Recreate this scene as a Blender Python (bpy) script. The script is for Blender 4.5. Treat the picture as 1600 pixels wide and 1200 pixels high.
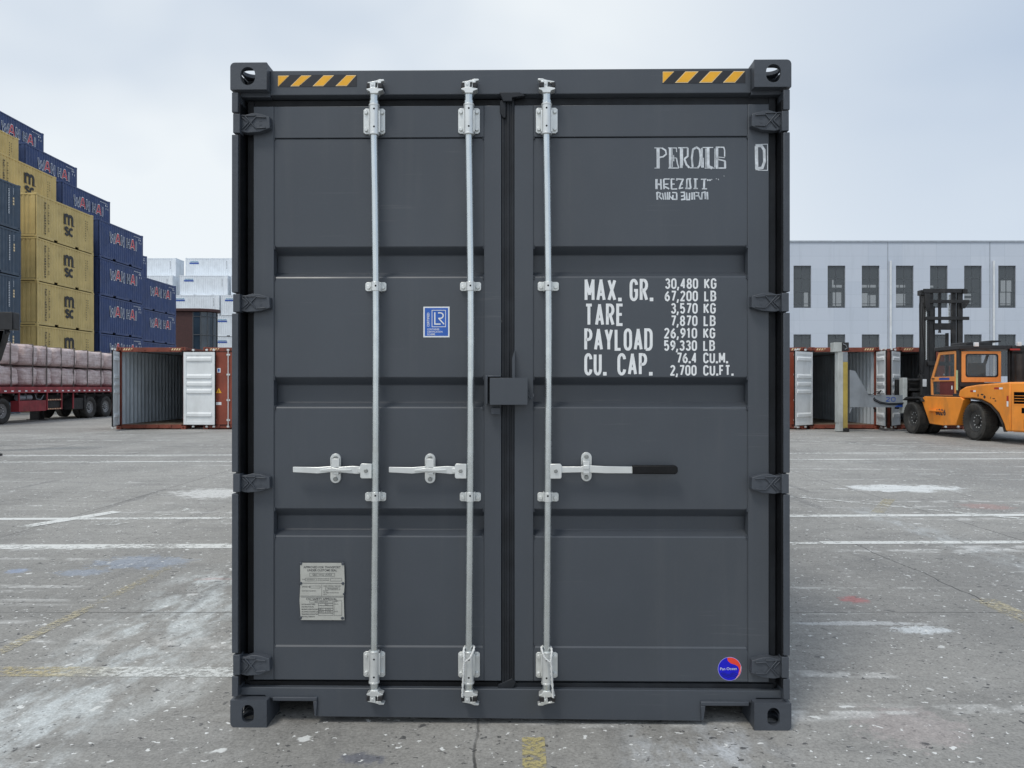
import bpy, bmesh, math, random
from mathutils import Vector, Matrix
R = math.radians
random.seed(7)
S = bpy.context.scene
for o in list(bpy.data.objects):
    bpy.data.objects.remove(o)

# ------------------------------------------------------------------ camera
F = 1180.0                      # focal length in photo pixels (photo 1600 wide)
EYE = 1.485
cam = bpy.data.cameras.new('camera'); camo = bpy.data.objects.new('camera', cam)
S.collection.objects.link(camo); S.camera = camo
cam.sensor_width = 36; cam.sensor_fit = 'HORIZONTAL'; cam.lens = F / 1600 * 36
cam.shift_y = 5 / 1600
cam.clip_start = 0.05; cam.clip_end = 5000
camo.location = (0, 0, EYE); camo.rotation_euler = (R(90), 0, 0)

# ------------------------------------------------------------------ node helper
class NT:
    def __init__(s, tree): s.t = tree; s.n = tree.nodes; s.l = tree.links
    def sock(s, i, v):
        if v is None: return
        if hasattr(v, 'is_output') or isinstance(v, bpy.types.NodeSocket): s.l.new(v, i)
        elif isinstance(v, (tuple, list)):
            i.default_value = (*v, 1) if (len(v) == 3 and len(i.default_value) == 4) else v
        else: i.default_value = v
    def math(s, op, a, b=None, c=None, clamp=False):
        n = s.n.new('ShaderNodeMath'); n.operation = op; n.use_clamp = clamp
        for k, v in enumerate((a, b, c)): s.sock(n.inputs[k], v)
        return n.outputs[0]
    def noise(s, vec, scale, detail=3, rough=.55, dist=0):
        n = s.n.new('ShaderNodeTexNoise'); s.sock(n.inputs['Vector'], vec)
        n.inputs['Scale'].default_value = scale; n.inputs['Detail'].default_value = detail
        n.inputs['Roughness'].default_value = rough; n.inputs['Distortion'].default_value = dist
        return n.outputs['Fac'], n.outputs['Color']
    def voro(s, vec, scale, rnd=1):
        n = s.n.new('ShaderNodeTexVoronoi'); s.sock(n.inputs['Vector'], vec)
        n.inputs['Scale'].default_value = scale; n.inputs['Randomness'].default_value = rnd
        return n.outputs['Distance'], n.outputs['Color']
    def rng(s, v, a, b, c=0, d=1, smooth=True):
        n = s.n.new('ShaderNodeMapRange'); n.interpolation_type = 'SMOOTHSTEP' if smooth else 'LINEAR'
        s.sock(n.inputs[0], v)
        for k, x in enumerate((a, b, c, d)): s.sock(n.inputs[k + 1], x)
        return n.outputs[0]
    def mix(s, f, a, b, mode='MIX'):
        n = s.n.new('ShaderNodeMix'); n.data_type = 'RGBA'; n.blend_type = mode
        s.sock(n.inputs[0], f)
        s.sock(n.inputs[6], (*a, 1) if isinstance(a, (tuple, list)) and len(a) == 3 else a)
        s.sock(n.inputs[7], (*b, 1) if isinstance(b, (tuple, list)) and len(b) == 3 else b)
        return n.outputs[2]
    def mapping(s, vec, scale=(1, 1, 1), loc=(0, 0, 0), rot=(0, 0, 0)):
        n = s.n.new('ShaderNodeMapping'); s.sock(n.inputs[0], vec)
        n.inputs['Scale'].default_value = scale; n.inputs['Location'].default_value = loc; n.inputs['Rotation'].default_value = rot
        return n.outputs[0]
    def sep(s, vec):
        n = s.n.new('ShaderNodeSeparateXYZ'); s.sock(n.inputs[0], vec); return n.outputs
    def vadd(s, a, b):
        n = s.n.new('ShaderNodeVectorMath'); n.operation = 'ADD'; s.sock(n.inputs[0], a); s.sock(n.inputs[1], b); return n.outputs[0]
    def vscale(s, a, k):
        n = s.n.new('ShaderNodeVectorMath'); n.operation = 'SCALE'; s.sock(n.inputs[0], a); n.inputs['Scale'].default_value = k; return n.outputs[0]
    def bump(s, h, strength, dist=.01):
        n = s.n.new('ShaderNodeBump'); s.sock(n.inputs['Height'], h)
        n.inputs['Strength'].default_value = strength; n.inputs['Distance'].default_value = dist
        return n.outputs[0]

# ------------------------------------------------------------------ sky, sun, exposure
SUN_EL, SUN_AZ = 60, 215        # sun behind the camera, a little to the left (azimuth from +Y towards +X)
w = bpy.data.worlds.new('World'); S.world = w; w.use_nodes = True
t = NT(w.node_tree); t.n.clear()
out = t.n.new('ShaderNodeOutputWorld'); bg = t.n.new('ShaderNodeBackground')
sky = t.n.new('ShaderNodeTexSky'); sky.sky_type = 'NISHITA'; sky.sun_disc = False
sky.sun_elevation = R(SUN_EL); sky.sun_rotation = R(SUN_AZ); sky.air_density = 1.0; sky.dust_density = 1.5
tc = t.n.new('ShaderNodeTexCoord')
g = tc.outputs['Generated']
gx, gy, gz = t.sep(g)
warp = t.vadd(t.mapping(g, (1, 1, 2.2)), t.vscale(t.noise(g, 1.3, 2)[1], .5))
cl = t.noise(warp, 1.15, 4, .5)[0]
cov = t.rng(cl, .36, .66, 0.0, 1)
# more blue-grey to the upper right, whiter on the left and toward the horizon
side = t.rng(gx, .0, .50, 0, 1)
high = t.rng(gz, .0, .42, 0, 1)
blue = t.math('MULTIPLY', side, .82)
blue = t.math('ADD', blue, t.math('MULTIPLY', high, .30))
blue = t.math('ADD', blue, t.math('MULTIPLY', t.math('SUBTRACT', .5, cov), .7), clamp=True)
cloud = t.mix(blue, (7.35, 7.75, 8.0), (4.2, 5.0, 6.15))
hz = t.rng(gz, 0, .10, 1, 0)
cloud = t.mix(t.math('MULTIPLY', hz, .25), cloud, (7.6, 8.05, 8.4))
skyc = t.mix(.93, sky.outputs[0], cloud)
t.l.new(skyc, bg.inputs[0]); bg.inputs[1].default_value = 0.1
t.l.new(bg.outputs[0], out.inputs[0])
sl = bpy.data.lights.new('sun', 'SUN'); sl.energy = 1.1; sl.angle = R(14); sl.color = (1, .95, .87)
so = bpy.data.objects.new('sun', sl); S.collection.objects.link(so)
sdir = Vector((math.sin(R(SUN_AZ)) * math.cos(R(SUN_EL)), math.cos(R(SUN_AZ)) * math.cos(R(SUN_EL)), math.sin(R(SUN_EL))))
so.rotation_euler = sdir.to_track_quat('Z', 'Y').to_euler(); so.location = (0, -5, 20)
S.view_settings.view_transform = 'Standard'; S.view_settings.look = 'None'
S.view_settings.exposure = 0.30; S.view_settings.gamma = 1
S.view_settings.use_curve_mapping = False

# ------------------------------------------------------------------ materials
def mat(name, col, rough=.5, metal=0, var=.12, vscale=3, bump=0, bscale=40, dirt=None, dirt_amt=.3, dscale=2, spec=.5, speck=0):
    m = bpy.data.materials.new(name); m.use_nodes = True
    t = NT(m.node_tree); b = t.n['Principled BSDF']
    tc = t.n.new('ShaderNodeTexCoord').outputs['Object']
    c = tuple(col)
    f = t.noise(tc, vscale, 4, .6)[0]
    lo = tuple(x * (1 - var) for x in c); hi = tuple(min(1, x * (1 + var)) for x in c)
    colr = t.mix(t.rng(f, .3, .7), lo, hi)
    if dirt:
        d = t.noise(t.mapping(tc, (1, 1, .35)), dscale, 6, .65)[0]
        colr = t.mix(t.math('MULTIPLY', t.rng(d, .48, .72), dirt_amt), colr, dirt)
    if name == 'dark_grey_container_paint':      # faint scratches and dusty smears
        s1 = t.noise(t.mapping(tc, (1.2, 1, 34), rot=(0, R(24), 0)), 2.2, 4, .6)[0]; s2 = t.noise(tc, 1.9, 3)[0]
        colr = t.mix(t.math('MULTIPLY', t.math('MULTIPLY', t.rng(s1, .60, .68), t.rng(s2, .50, .62)), .16), colr, (.20, .21, .22))
        s3 = t.noise(t.mapping(tc, (9, 1, .5)), 1.4, 5, .65)[0]
        colr = t.mix(t.math('MULTIPLY', t.rng(s3, .52, .75), .10), colr, (.14, .145, .15))
        gr_ = t.noise(tc, 160, 2)[0]
        colr = t.mix(t.math('MULTIPLY', t.rng(gr_, .5, .8), .12), colr, (.12, .13, .14))
    if speck:
        d = t.noise(tc, 90, 2, .6)[0]
        colr = t.mix(t.math('MULTIPLY', t.rng(d, .62, .72), speck), colr, tuple(min(1, x * 1.9 + .03) for x in c))
    t.l.new(colr, b.inputs['Base Color'])
    rr = t.noise(tc, vscale * 3, 3)[0]
    t.l.new(t.rng(rr, .25, .75, max(.05, rough - .08), min(1, rough + .08)), b.inputs['Roughness'])
    b.inputs['Metallic'].default_value = metal
    b.inputs['Specular IOR Level'].default_value = spec
    if bump:
        h = t.noise(tc, bscale, 3)[0]
        t.l.new(t.bump(h, bump, .004), b.inputs['Normal'])
    return m
M = {}
M['paint'] = mat('dark_grey_container_paint', (.066, .076, .091), .38, 0, .07, 1.1, .05, 2.2, (.108, .112, .116), .25, 1.3)
M['paint2'] = mat('dark_grey_casting_paint', (.062, .071, .086), .5, 0, .08, 5, .35, 60)
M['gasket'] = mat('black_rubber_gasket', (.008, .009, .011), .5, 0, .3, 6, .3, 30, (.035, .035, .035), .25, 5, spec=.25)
M['galv'] = mat('galvanised_steel', (.72, .76, .76), .26, .9, .05, 6, 0, 120, (.60, .63, .63), .3, 4)
M['galv2'] = mat('zinc_plated_fitting', (.78, .80, .79), .36, .55, .05, 12, 0, 150, (.60, .62, .61), .25, 6)
M['black'] = mat('black_paint', (.018, .018, .02), .45, 0, .3, 5, .15, 40)
M['grip'] = mat('black_rubber_grip', (.006, .006, .007), .55, 0, .2, 20, .3, 80, spec=.3)
M['seam'] = mat('dark_blue_grey_rubber', (.016, .019, .024), .5, 0, .3, 6, .3, 30, (.045, .045, .045), .25, 5, spec=.35)
M['bolt'] = mat('dull_bolt_head', (.34, .35, .34), .45, .7, .1, 30)
M['white'] = mat('white_lettering', (.86, .88, .89), .5, 0, .04, 15)
M['worn_white'] = mat('worn_white_lettering', (.66, .70, .74), .6, 0, .18, 40, 0, 40, (.25, .28, .31), .6, 30)
M['yellow'] = mat('hazard_yellow', (.92, .46, .025), .5, 0, .06, 20)
M['cream'] = mat('pale_yellow_edge', (.80, .62, .35), .5)
M['tape_black'] = mat('hazard_tape_black', (.02, .021, .026), .5, 0, .1)
M['blue'] = mat('sticker_blue', (.03, .13, .52), .4, 0, .1, 30)
M['pure_blue'] = mat('emblem_blue', (.005, .005, .62), .4, 0, .08, 30)
M['deep_blue'] = mat('emblem_dark_blue', (.006, .01, .22), .4)
M['emb_red'] = mat('emblem_red', (.85, .06, .03), .4)
M['lilac'] = mat('emblem_rim', (.45, .42, .85), .4)
M['plate'] = mat('aluminium_data_plate', (.50, .50, .46), .5, .15, .06, 20, .2, 60)
M['ink'] = mat('dark_ink', (.06, .06, .065), .6)
M['hole'] = mat('painted_recess_shade', (.004, .004, .005), .9, spec=.05)  # near-black colour standing in for shade inside holes, vents and gaps
M['rope'] = mat('white_rope', (.74, .75, .74), .85, 0, .1, 80, .5, 220)
M['navy'] = mat('navy_container_paint', (.030, .058, .165), .55, 0, .15, .8, .1, 6, (.10, .12, .17), .35, .7)
M['mustard'] = mat('mustard_container_paint', (.62, .465, .18), .6, 0, .12, .7, .1, 6, (.25, .16, .05), .35, .8)
M['slate'] = mat('slate_container_paint', (.050, .078, .115), .55, 0, .15, .8, .1, 6, (.10, .11, .12), .3, .8)
M['reefer'] = mat('white_container_paint', (.78, .83, .88), .5, 0, .06, .8, .1, 6, (.45, .48, .50), .35, .8)
M['rust'] = mat('red_brown_container_paint', (.22, .055, .032), .6, 0, .2, 1.5, .2, 10, (.09, .04, .03), .5, 2)
M['rust_o'] = mat('orange_red_container_paint', (.27, .062, .034), .55, 0, .15, 1.5, .1, 10, (.16, .05, .03), .5, 2)
M['inner'] = mat('grey_container_interior_paint', (.52, .57, .61), .6, 0, .12, 1, .1, 8, (.22, .24, .25), .3, 1.2)
M['doorwhite'] = mat('white_door_paint', (.80, .83, .84), .5, 0, .05, 2, .1, 8, (.50, .51, .50), .3, 2)
M['plywood'] = mat('worn_plywood_floor', (.16, .12, .085), .7, 0, .3, 4, .1, 20)
M['msc'] = mat('black_stencil', (.018, .018, .02), .6)
M['red_let'] = mat('red_lettering', (.62, .05, .07), .55)
M['trailer_red'] = mat('faded_red_trailer_paint', (.32, .035, .045), .6, 0, .3, 2, .2, 14, (.10, .03, .03), .55, 2.5)
M['tyre'] = mat('worn_tyre_rubber', (.035, .034, .032), .85, 0, .3, 6, .4, 30, (.12, .105, .085), .45, 3)
M['rim_grey'] = mat('dusty_steel_rim', (.22, .22, .22), .55, .3, .2, 8, .2, 30, (.08, .07, .06), .5, 6)
M['rim_dark'] = mat('dark_steel_rim', (.05, .05, .05), .5, .3, .2, 8, .2, 30, (.12, .11, .10), .4, 6)
M['under'] = mat('dirty_black_chassis', (.022, .022, .023), .7, 0, .4, 5, .3, 20, (.07, .06, .05), .4, 3)
M['orange'] = mat('scuffed_orange_paint', (.92, .31, .035), .45, 0, .10, 1.5, .15, 12, (.38, .17, .06), .4, 2.2)
M['orange2'] = mat('orange_cab_paint', (.78, .30, .075), .5, 0, .08, 2, .1, 12, (.35, .16, .07), .35, 3)
M['maststeel'] = mat('greasy_black_mast', (.022, .022, .023), .5, .2, .4, 4, .25, 20, (.07, .065, .06), .45, 4)
M['greysteel'] = mat('grey_spreader_paint', (.24, .27, .30), .55, 0, .12, 2, .1, 12, (.13, .14, .15), .4, 2.5)
M['lightsteel'] = mat('pale_grey_spreader_paint', (.46, .49, .48), .55, 0, .12, 2, .1, 12, (.22, .22, .2), .5, 3)
M['olive'] = mat('faded_yellow_paint', (.42, .32, .07), .6, 0, .15, 2, .1, 12, (.25, .2, .1), .4, 3)
M['maroon'] = mat('maroon_board', (.14, .025, .022), .6)
M['cladding'] = None
M['winframe'] = mat('grey_window_frame', (.085, .095, .105), .5)
M['pipe'] = mat('white_pipe', (.70, .73, .75), .45, 0, .08, 2)
M['coping'] = mat('grey_coping', (.34, .38, .43), .5)
M['brick'] = None
M['strap'] = mat('dark_strap', (.17, .15, .14), .7)
M['pale_panel'] = mat('pale_interior', (.62, .66, .68), .7)
M['signblue'] = mat('blue_writing', (.02, .08, .38), .6)
M['greenyellow'] = mat('pale_green_strip', (.50, .62, .36), .5)
M['lamp_amber'] = mat('amber_lens', (.7, .45, .05), .3)
M['lamp_clear'] = mat('clear_lens', (.7, .72, .74), .2)
M['refl_red'] = mat('red_reflector', (.45, .03, .02), .35)

def glassmat(name, tint, alpha, rough=.05):
    m = bpy.data.materials.new(name); m.use_nodes = True
    t = NT(m.node_tree); b = t.n['Principled BSDF']; o = t.n['Material Output']
    b.inputs['Base Color'].default_value = (*tint, 1); b.inputs['Roughness'].default_value = rough
    b.inputs['Specular IOR Level'].default_value = .8
    tr = t.n.new('ShaderNodeBsdfTransparent'); mx = t.n.new('ShaderNodeMixShader')
    mx.inputs[0].default_value = alpha
    t.l.new(tr.outputs[0], mx.inputs[1]); t.l.new(b.outputs[0], mx.inputs[2]); t.l.new(mx.outputs[0], o.inputs[0])
    return m
M['glass'] = glassmat('cab_glass', (.10, .12, .13), .35)
M['winglass'] = glassmat('tinted_window_glass', (.095, .11, .12), .62, .08)
def emat(name, col, k):
    m = bpy.data.materials.new(name); m.use_nodes = True; b = m.node_tree.nodes['Principled BSDF']
    b.inputs['Emission Color'].default_value = (*col, 1); b.inputs['Emission Strength'].default_value = k; b.inputs['Base Color'].default_value = (.5, .5, .5, 1); return m
M['pale_lit'] = emat('daylight_glow_panel', (.85, .93, 1), .95)  # added glowing panels imitate daylight from far windows, not lamps
M['towerglass'] = mat('dark_blue_curtain_glass', (.035, .055, .075), .12, 0, .25, .5, spec=.8)

def mk_cladding():
    m = bpy.data.materials.new('pale_blue_grey_cladding'); m.use_nodes = True
    t = NT(m.node_tree); b = t.n['Principled BSDF']
    tc = t.n.new('ShaderNodeTexCoord').outputs['Object']
    x, y, z = t.sep(tc)
    # panel joints every 1.36 m across and 1.0 m up, slightly different tone per panel
    def joint(v, p, off, wd):
        a = t.math('FRACT', t.math('DIVIDE', t.math('ADD', v, off), p))
        a = t.math('ABSOLUTE', t.math('SUBTRACT', a, .5))
        return t.rng(a, .5 - wd / p, .5, 0, 1)
    j = t.math('MAXIMUM', joint(x, 2.713, 500.9, .03), joint(z, 1.02, 100.3, .03))
    cx = t.math('FLOOR', t.math('DIVIDE', t.math('ADD', x, 500.9), 2.713)); cz = t.math('FLOOR', t.math('DIVIDE', t.math('ADD', z, 100.3), 1.02))
    wn = t.n.new('ShaderNodeTexWhiteNoise'); wn.noise_dimensions = '2D'
    cb = t.n.new('ShaderNodeCombineXYZ'); t.l.new(cx, cb.inputs[0]); t.l.new(cz, cb.inputs[1]); t.l.new(cb.outputs[0], wn.inputs['Vector'])
    c = t.mix(wn.outputs[0], (.53, .585, .67), (.58, .63, .71))
    st = t.noise(t.mapping(tc, (1.2, 1, .15)), 1.5, 5, .6)[0]
    c = t.mix(t.math('MULTIPLY', t.rng(st, .5, .75), .3), c, (.42, .47, .53))
    c = t.mix(t.math('MULTIPLY', j, .35), c, (.34, .39, .45))
    t.l.new(c, b.inputs['Base Color']); b.inputs['Roughness'].default_value = .45
    return m
M['cladding'] = mk_cladding()

def mk_brick():
    m = bpy.data.materials.new('dark_red_brick'); m.use_nodes = True
    t = NT(m.node_tree); b = t.n['Principled BSDF']
    tc = t.n.new('ShaderNodeTexCoord').outputs['Object']
    n = t.n.new('ShaderNodeTexBrick'); t.l.new(t.mapping(tc, (1, 1, 1), rot=(R(90), 0, 0)), n.inputs['Vector'])
    n.inputs['Scale'].default_value = 3; n.inputs['Color1'].default_value = (.075, .028, .026, 1); n.inputs['Color2'].default_value = (.055, .022, .021, 1)
    n.inputs['Mortar'].default_value = (.08, .05, .045, 1); n.inputs['Mortar Size'].default_value = .015
    t.l.new(n.outputs[0], b.inputs['Base Color']); b.inputs['Roughness'].default_value = .7
    return m
M['brick'] = mk_brick()

def mk_wrap():
    m = bpy.data.materials.new('pinkish_plastic_wrap'); m.use_nodes = True
    t = NT(m.node_tree); b = t.n['Principled BSDF']
    tc = t.n.new('ShaderNodeTexCoord').outputs['Object']
    wv = t.vadd(t.mapping(tc, (1, 1.6, .9)), t.vscale(t.noise(tc, 2.2, 3)[1], .9))
    f = t.noise(wv, 3.5, 6, .62, .6)[0]
    g2 = t.noise(t.mapping(tc, (1, .6, 5)), 3, 3)[0]
    c = t.mix(t.rng(g2, .35, .65), (.56, .43, .41), (.76, .63, .61))
    c = t.mix(t.math('MULTIPLY', t.rng(f, .55, .74), .6), c, (.90, .87, .86))  # white plastic sheen and highlights mixed into the wrap colour
    gr = t.noise(tc, .9, 2)[0]
    c = t.mix(t.math('MULTIPLY', t.rng(gr, .62, .75), .4), c, (.25, .30, .17))
    t.l.new(c, b.inputs['Base Color']); b.inputs['Roughness'].default_value = .33
    t.l.new(t.bump(f, 1.0, .10), b.inputs['Normal'])
    return m
M['wrap'] = mk_wrap()

# ------------------------------------------------------------------ mesh helpers
ORG = {}
class Fr:
    """2-D drawing frame on a surface"""
    def __init__(s, o, u, v):
        s.o = Vector(o); s.u = Vector(u).normalized(); s.v = Vector(v).normalized(); s.n = s.u.cross(s.v)
    def p(s, a, b, d=0): return s.o + s.u * a + s.v * b + s.n * d
class MB:
    def __init__(s, T=None): s.bm = bmesh.new(); s.T = T; s.mi = 0; s.k = 0
    def v(s, p):
        p = Vector(p)
        if s.T is not None: p = s.T @ p
        return s.bm.verts.new(p)
    def f(s, vs, mi=None):
        try:
            f = s.bm.faces.new(vs); f.material_index = s.mi if mi is None else mi; return f
        except ValueError: return None
    def hexa(s, P):
        v = [s.v(p) for p in P]
        for q in ((0, 3, 2, 1), (4, 5, 6, 7), (0, 1, 5, 4), (1, 2, 6, 5), (2, 3, 7, 6), (3, 0, 4, 7)): s.f([v[i] for i in q])
    def box(s, x0, x1, y0, y1, z0, z1):
        s.hexa([(x0, y0, z0), (x1, y0, z0), (x1, y1, z0), (x0, y1, z0), (x0, y0, z1), (x1, y0, z1), (x1, y1, z1), (x0, y1, z1)])
    def prism(s, fr, pts, d0, d1):
        a = [s.v(fr.p(x, y, d0)) for x, y in pts]; b = [s.v(fr.p(x, y, d1)) for x, y in pts]
        s.f(a[::-1]); s.f(b)
        n = len(pts)
        for i in range(n): s.f([a[i], a[(i + 1) % n], b[(i + 1) % n], b[i]])
    def plate(s, fr, outer, holes, d0, d1):
        t = bmesh.new(); es = []
        for loop in [outer] + holes:
            vs = [t.verts.new((x, y, 0)) for x, y in loop]
            for i in range(len(vs)): es.append(t.edges.new((vs[i], vs[(i + 1) % len(vs)])))
        bmesh.ops.triangle_fill(t, edges=es, use_beauty=True, use_dissolve=False)
        t.verts.index_update()
        A = [s.v(fr.p(v.co.x, v.co.y, d0)) for v in t.verts]; B = [s.v(fr.p(v.co.x, v.co.y, d1)) for v in t.verts]
        for f in t.faces:
            i = [v.index for v in f.verts]
            s.f([A[k] for k in i]); s.f([B[k] for k in reversed(i)])
        for e in t.edges:
            if len(e.link_faces) == 1:
                i, j = e.verts[0].index, e.verts[1].index
                s.f([A[i], A[j], B[j], B[i]])
        t.free()
    def cyl(s, a, b, r, n=16, r2=None, cap=True):
        a = Vector(a); b = Vector(b); r2 = r if r2 is None else r2
        d = (b - a).normalized(); u = d.orthogonal().normalized(); w = d.cross(u)
        A = []; B = []
        for i in range(n):
            c = u * math.cos(2 * math.pi * i / n) + w * math.sin(2 * math.pi * i / n)
            A.append(s.v(a + c * r)); B.append(s.v(b + c * r2))
        for i in range(n): s.f([A[i], A[(i + 1) % n], B[(i + 1) % n], B[i]])
        if cap: s.f(A[::-1]); s.f(B)
    def tube(s, pts, r, n=8):
        pts = [Vector(p) for p in pts]; rings = []
        for i, p in enumerate(pts):
            d = (pts[min(i + 1, len(pts) - 1)] - pts[max(i - 1, 0)]).normalized()
            if i == 0: u = d.orthogonal().normalized()
            else: u = (u - d * u.dot(d)).normalized()
            w = d.cross(u)
            rings.append([s.v(p + (u * math.cos(2 * math.pi * k / n) + w * math.sin(2 * math.pi * k / n)) * r) for k in range(n)])
        for a, b in zip(rings, rings[1:]):
            for k in range(n): s.f([a[k], a[(k + 1) % n], b[(k + 1) % n], b[k]])
        s.f(rings[0][::-1]); s.f(rings[-1])
    def lathe(s, c, ax, prof, n=32):
        c = Vector(c); ax = Vector(ax).normalized(); u = ax.orthogonal().normalized(); w = ax.cross(u); rings = []
        for (a, r) in prof:
            rings.append([s.v(c + ax * a + (u * math.cos(2 * math.pi * k / n) + w * math.sin(2 * math.pi * k / n)) * max(r, .0005)) for k in range(n)])
        for a, b in zip(rings, rings[1:]):
            for k in range(n): s.f([a[k], a[(k + 1) % n], b[(k + 1) % n], b[k]])
        s.f(rings[0][::-1]); s.f(rings[-1])
    def poly(s, fr, pts, d=.001, mi=None):
        s.f([s.v(fr.p(x, y, d)) for x, y in pts], mi)
    def ribbon(s, fr, pts, t, d=.001, closed=False, mi=None, dk=.00012):
        P = [Vector(p) for p in pts]; n = len(P); L = []; Rr = []
        if not closed:                       # butt separate strokes together at sharp turns
            for i in range(1, n - 1):
                a = (P[i] - P[i - 1]).normalized(); b = (P[i + 1] - P[i]).normalized()
                if a.dot(b) < -.05:
                    s.ribbon(fr, list(P[:i]) + [P[i] + a * t * .28], t, d, False, mi, dk)
                    s.ribbon(fr, [P[i] - b * t * .28] + list(P[i + 1:]), t, d, False, mi, dk); return
        s.k += 1; d = d + (s.k % 6) * dk
        for i in range(n):
            if closed or 0 < i < n - 1:
                a = (P[i] - P[i - 1]).normalized(); b = (P[(i + 1) % n] - P[i]).normalized()
                m = Vector((-(a.y + b.y), a.x + b.x))
                if m.length < 1e-4: m = Vector((-a.y, a.x))
                m.normalize(); c = abs(m.dot(Vector((-a.y, a.x)))); c = c if c > .66 else 1.0
                o = m * (t / 2 / c)
            else:
                a = (P[1] - P[0] if i == 0 else P[-1] - P[-2]).normalized(); o = Vector((-a.y, a.x)) * (t / 2)
            L.append(s.v(fr.p(*(P[i] + o), d))); Rr.append(s.v(fr.p(*(P[i] - o), d)))
        for i in range(n if closed else n - 1):
            j = (i + 1) % n; s.f([Rr[i], Rr[j], L[j], L[i]], mi)
    def corr(s, o, u, v, n, length, height, depth=.036, period=.278, start=.07):
        """corrugated sheet, outer face at o, recesses go along -n"""
        o = Vector(o); u = Vector(u).normalized(); v = Vector(v).normalized(); n = Vector(n).normalized()
        prof = [(0, 0)]; x = start
        q = period / 4
        while x + period < length - .02:
            prof += [(x, 0), (x + q, -depth), (x + 2 * q, -depth), (x + 3 * q, 0)]; x += period
        prof.append((length, 0))
        A = [s.v(o + u * a + n * d) for a, d in prof]; B = [s.v(o + u * a + n * d + v * height) for a, d in prof]
        for i in range(len(A) - 1): s.f([A[i], A[i + 1], B[i + 1], B[i]])
    def build(s, name, mats, parent=None, bevel=0, smooth=30, org=None):
        if not isinstance(mats, (list, tuple)): mats = [mats]
        me = bpy.data.meshes.new(name)
        if parent is not None: org = ORG[parent.name]
        if org is not None: bmesh.ops.translate(s.bm, verts=s.bm.verts, vec=-Vector(org))
        s.bm.to_mesh(me); s.bm.free()
        for m in mats: me.materials.append(m)
        me.polygons.foreach_set('use_smooth', [True] * len(me.polygons))
        try: me.set_sharp_from_angle(angle=R(smooth))
        except Exception: pass
        o = bpy.data.objects.new(name, me); S.collection.objects.link(o)
        if parent is not None: o.parent = parent
        elif org is not None: o.location = org
        ORG[o.name] = Vector(org) if org is not None else Vector((0, 0, 0))
        if bevel:
            b = o.modifiers.new('edge', 'BEVEL'); b.width = bevel; b.segments = 2; b.limit_method = 'ANGLE'; b.angle_limit = R(40)
        return o
def tag(o, label=None, cat=None, group=None, kind=None):
    if label: o['label'] = label
    if cat: o['category'] = cat
    if group: o['group'] = group
    if kind: o['kind'] = kind
    return o
def thing(name, loc, label, cat, group=None, rz=0):
    o = bpy.data.objects.new(name, None); S.collection.objects.link(o); o.empty_display_size = .2
    o.location = loc; o.rotation_euler.z = rz; ORG[o.name] = Vector(loc)
    return tag(o, label, cat, group)
def copy_thing(o, loc, label=None, parent=None, top=True):
    c = o.copy(); S.collection.objects.link(c); c.parent = parent
    if top: c.location = loc
    if label: c['label'] = label
    for ch in o.children: copy_thing(ch, None, None, c, False)
    return c
def recalc(mb): bmesh.ops.recalc_face_normals(mb.bm, faces=mb.bm.faces)

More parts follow.
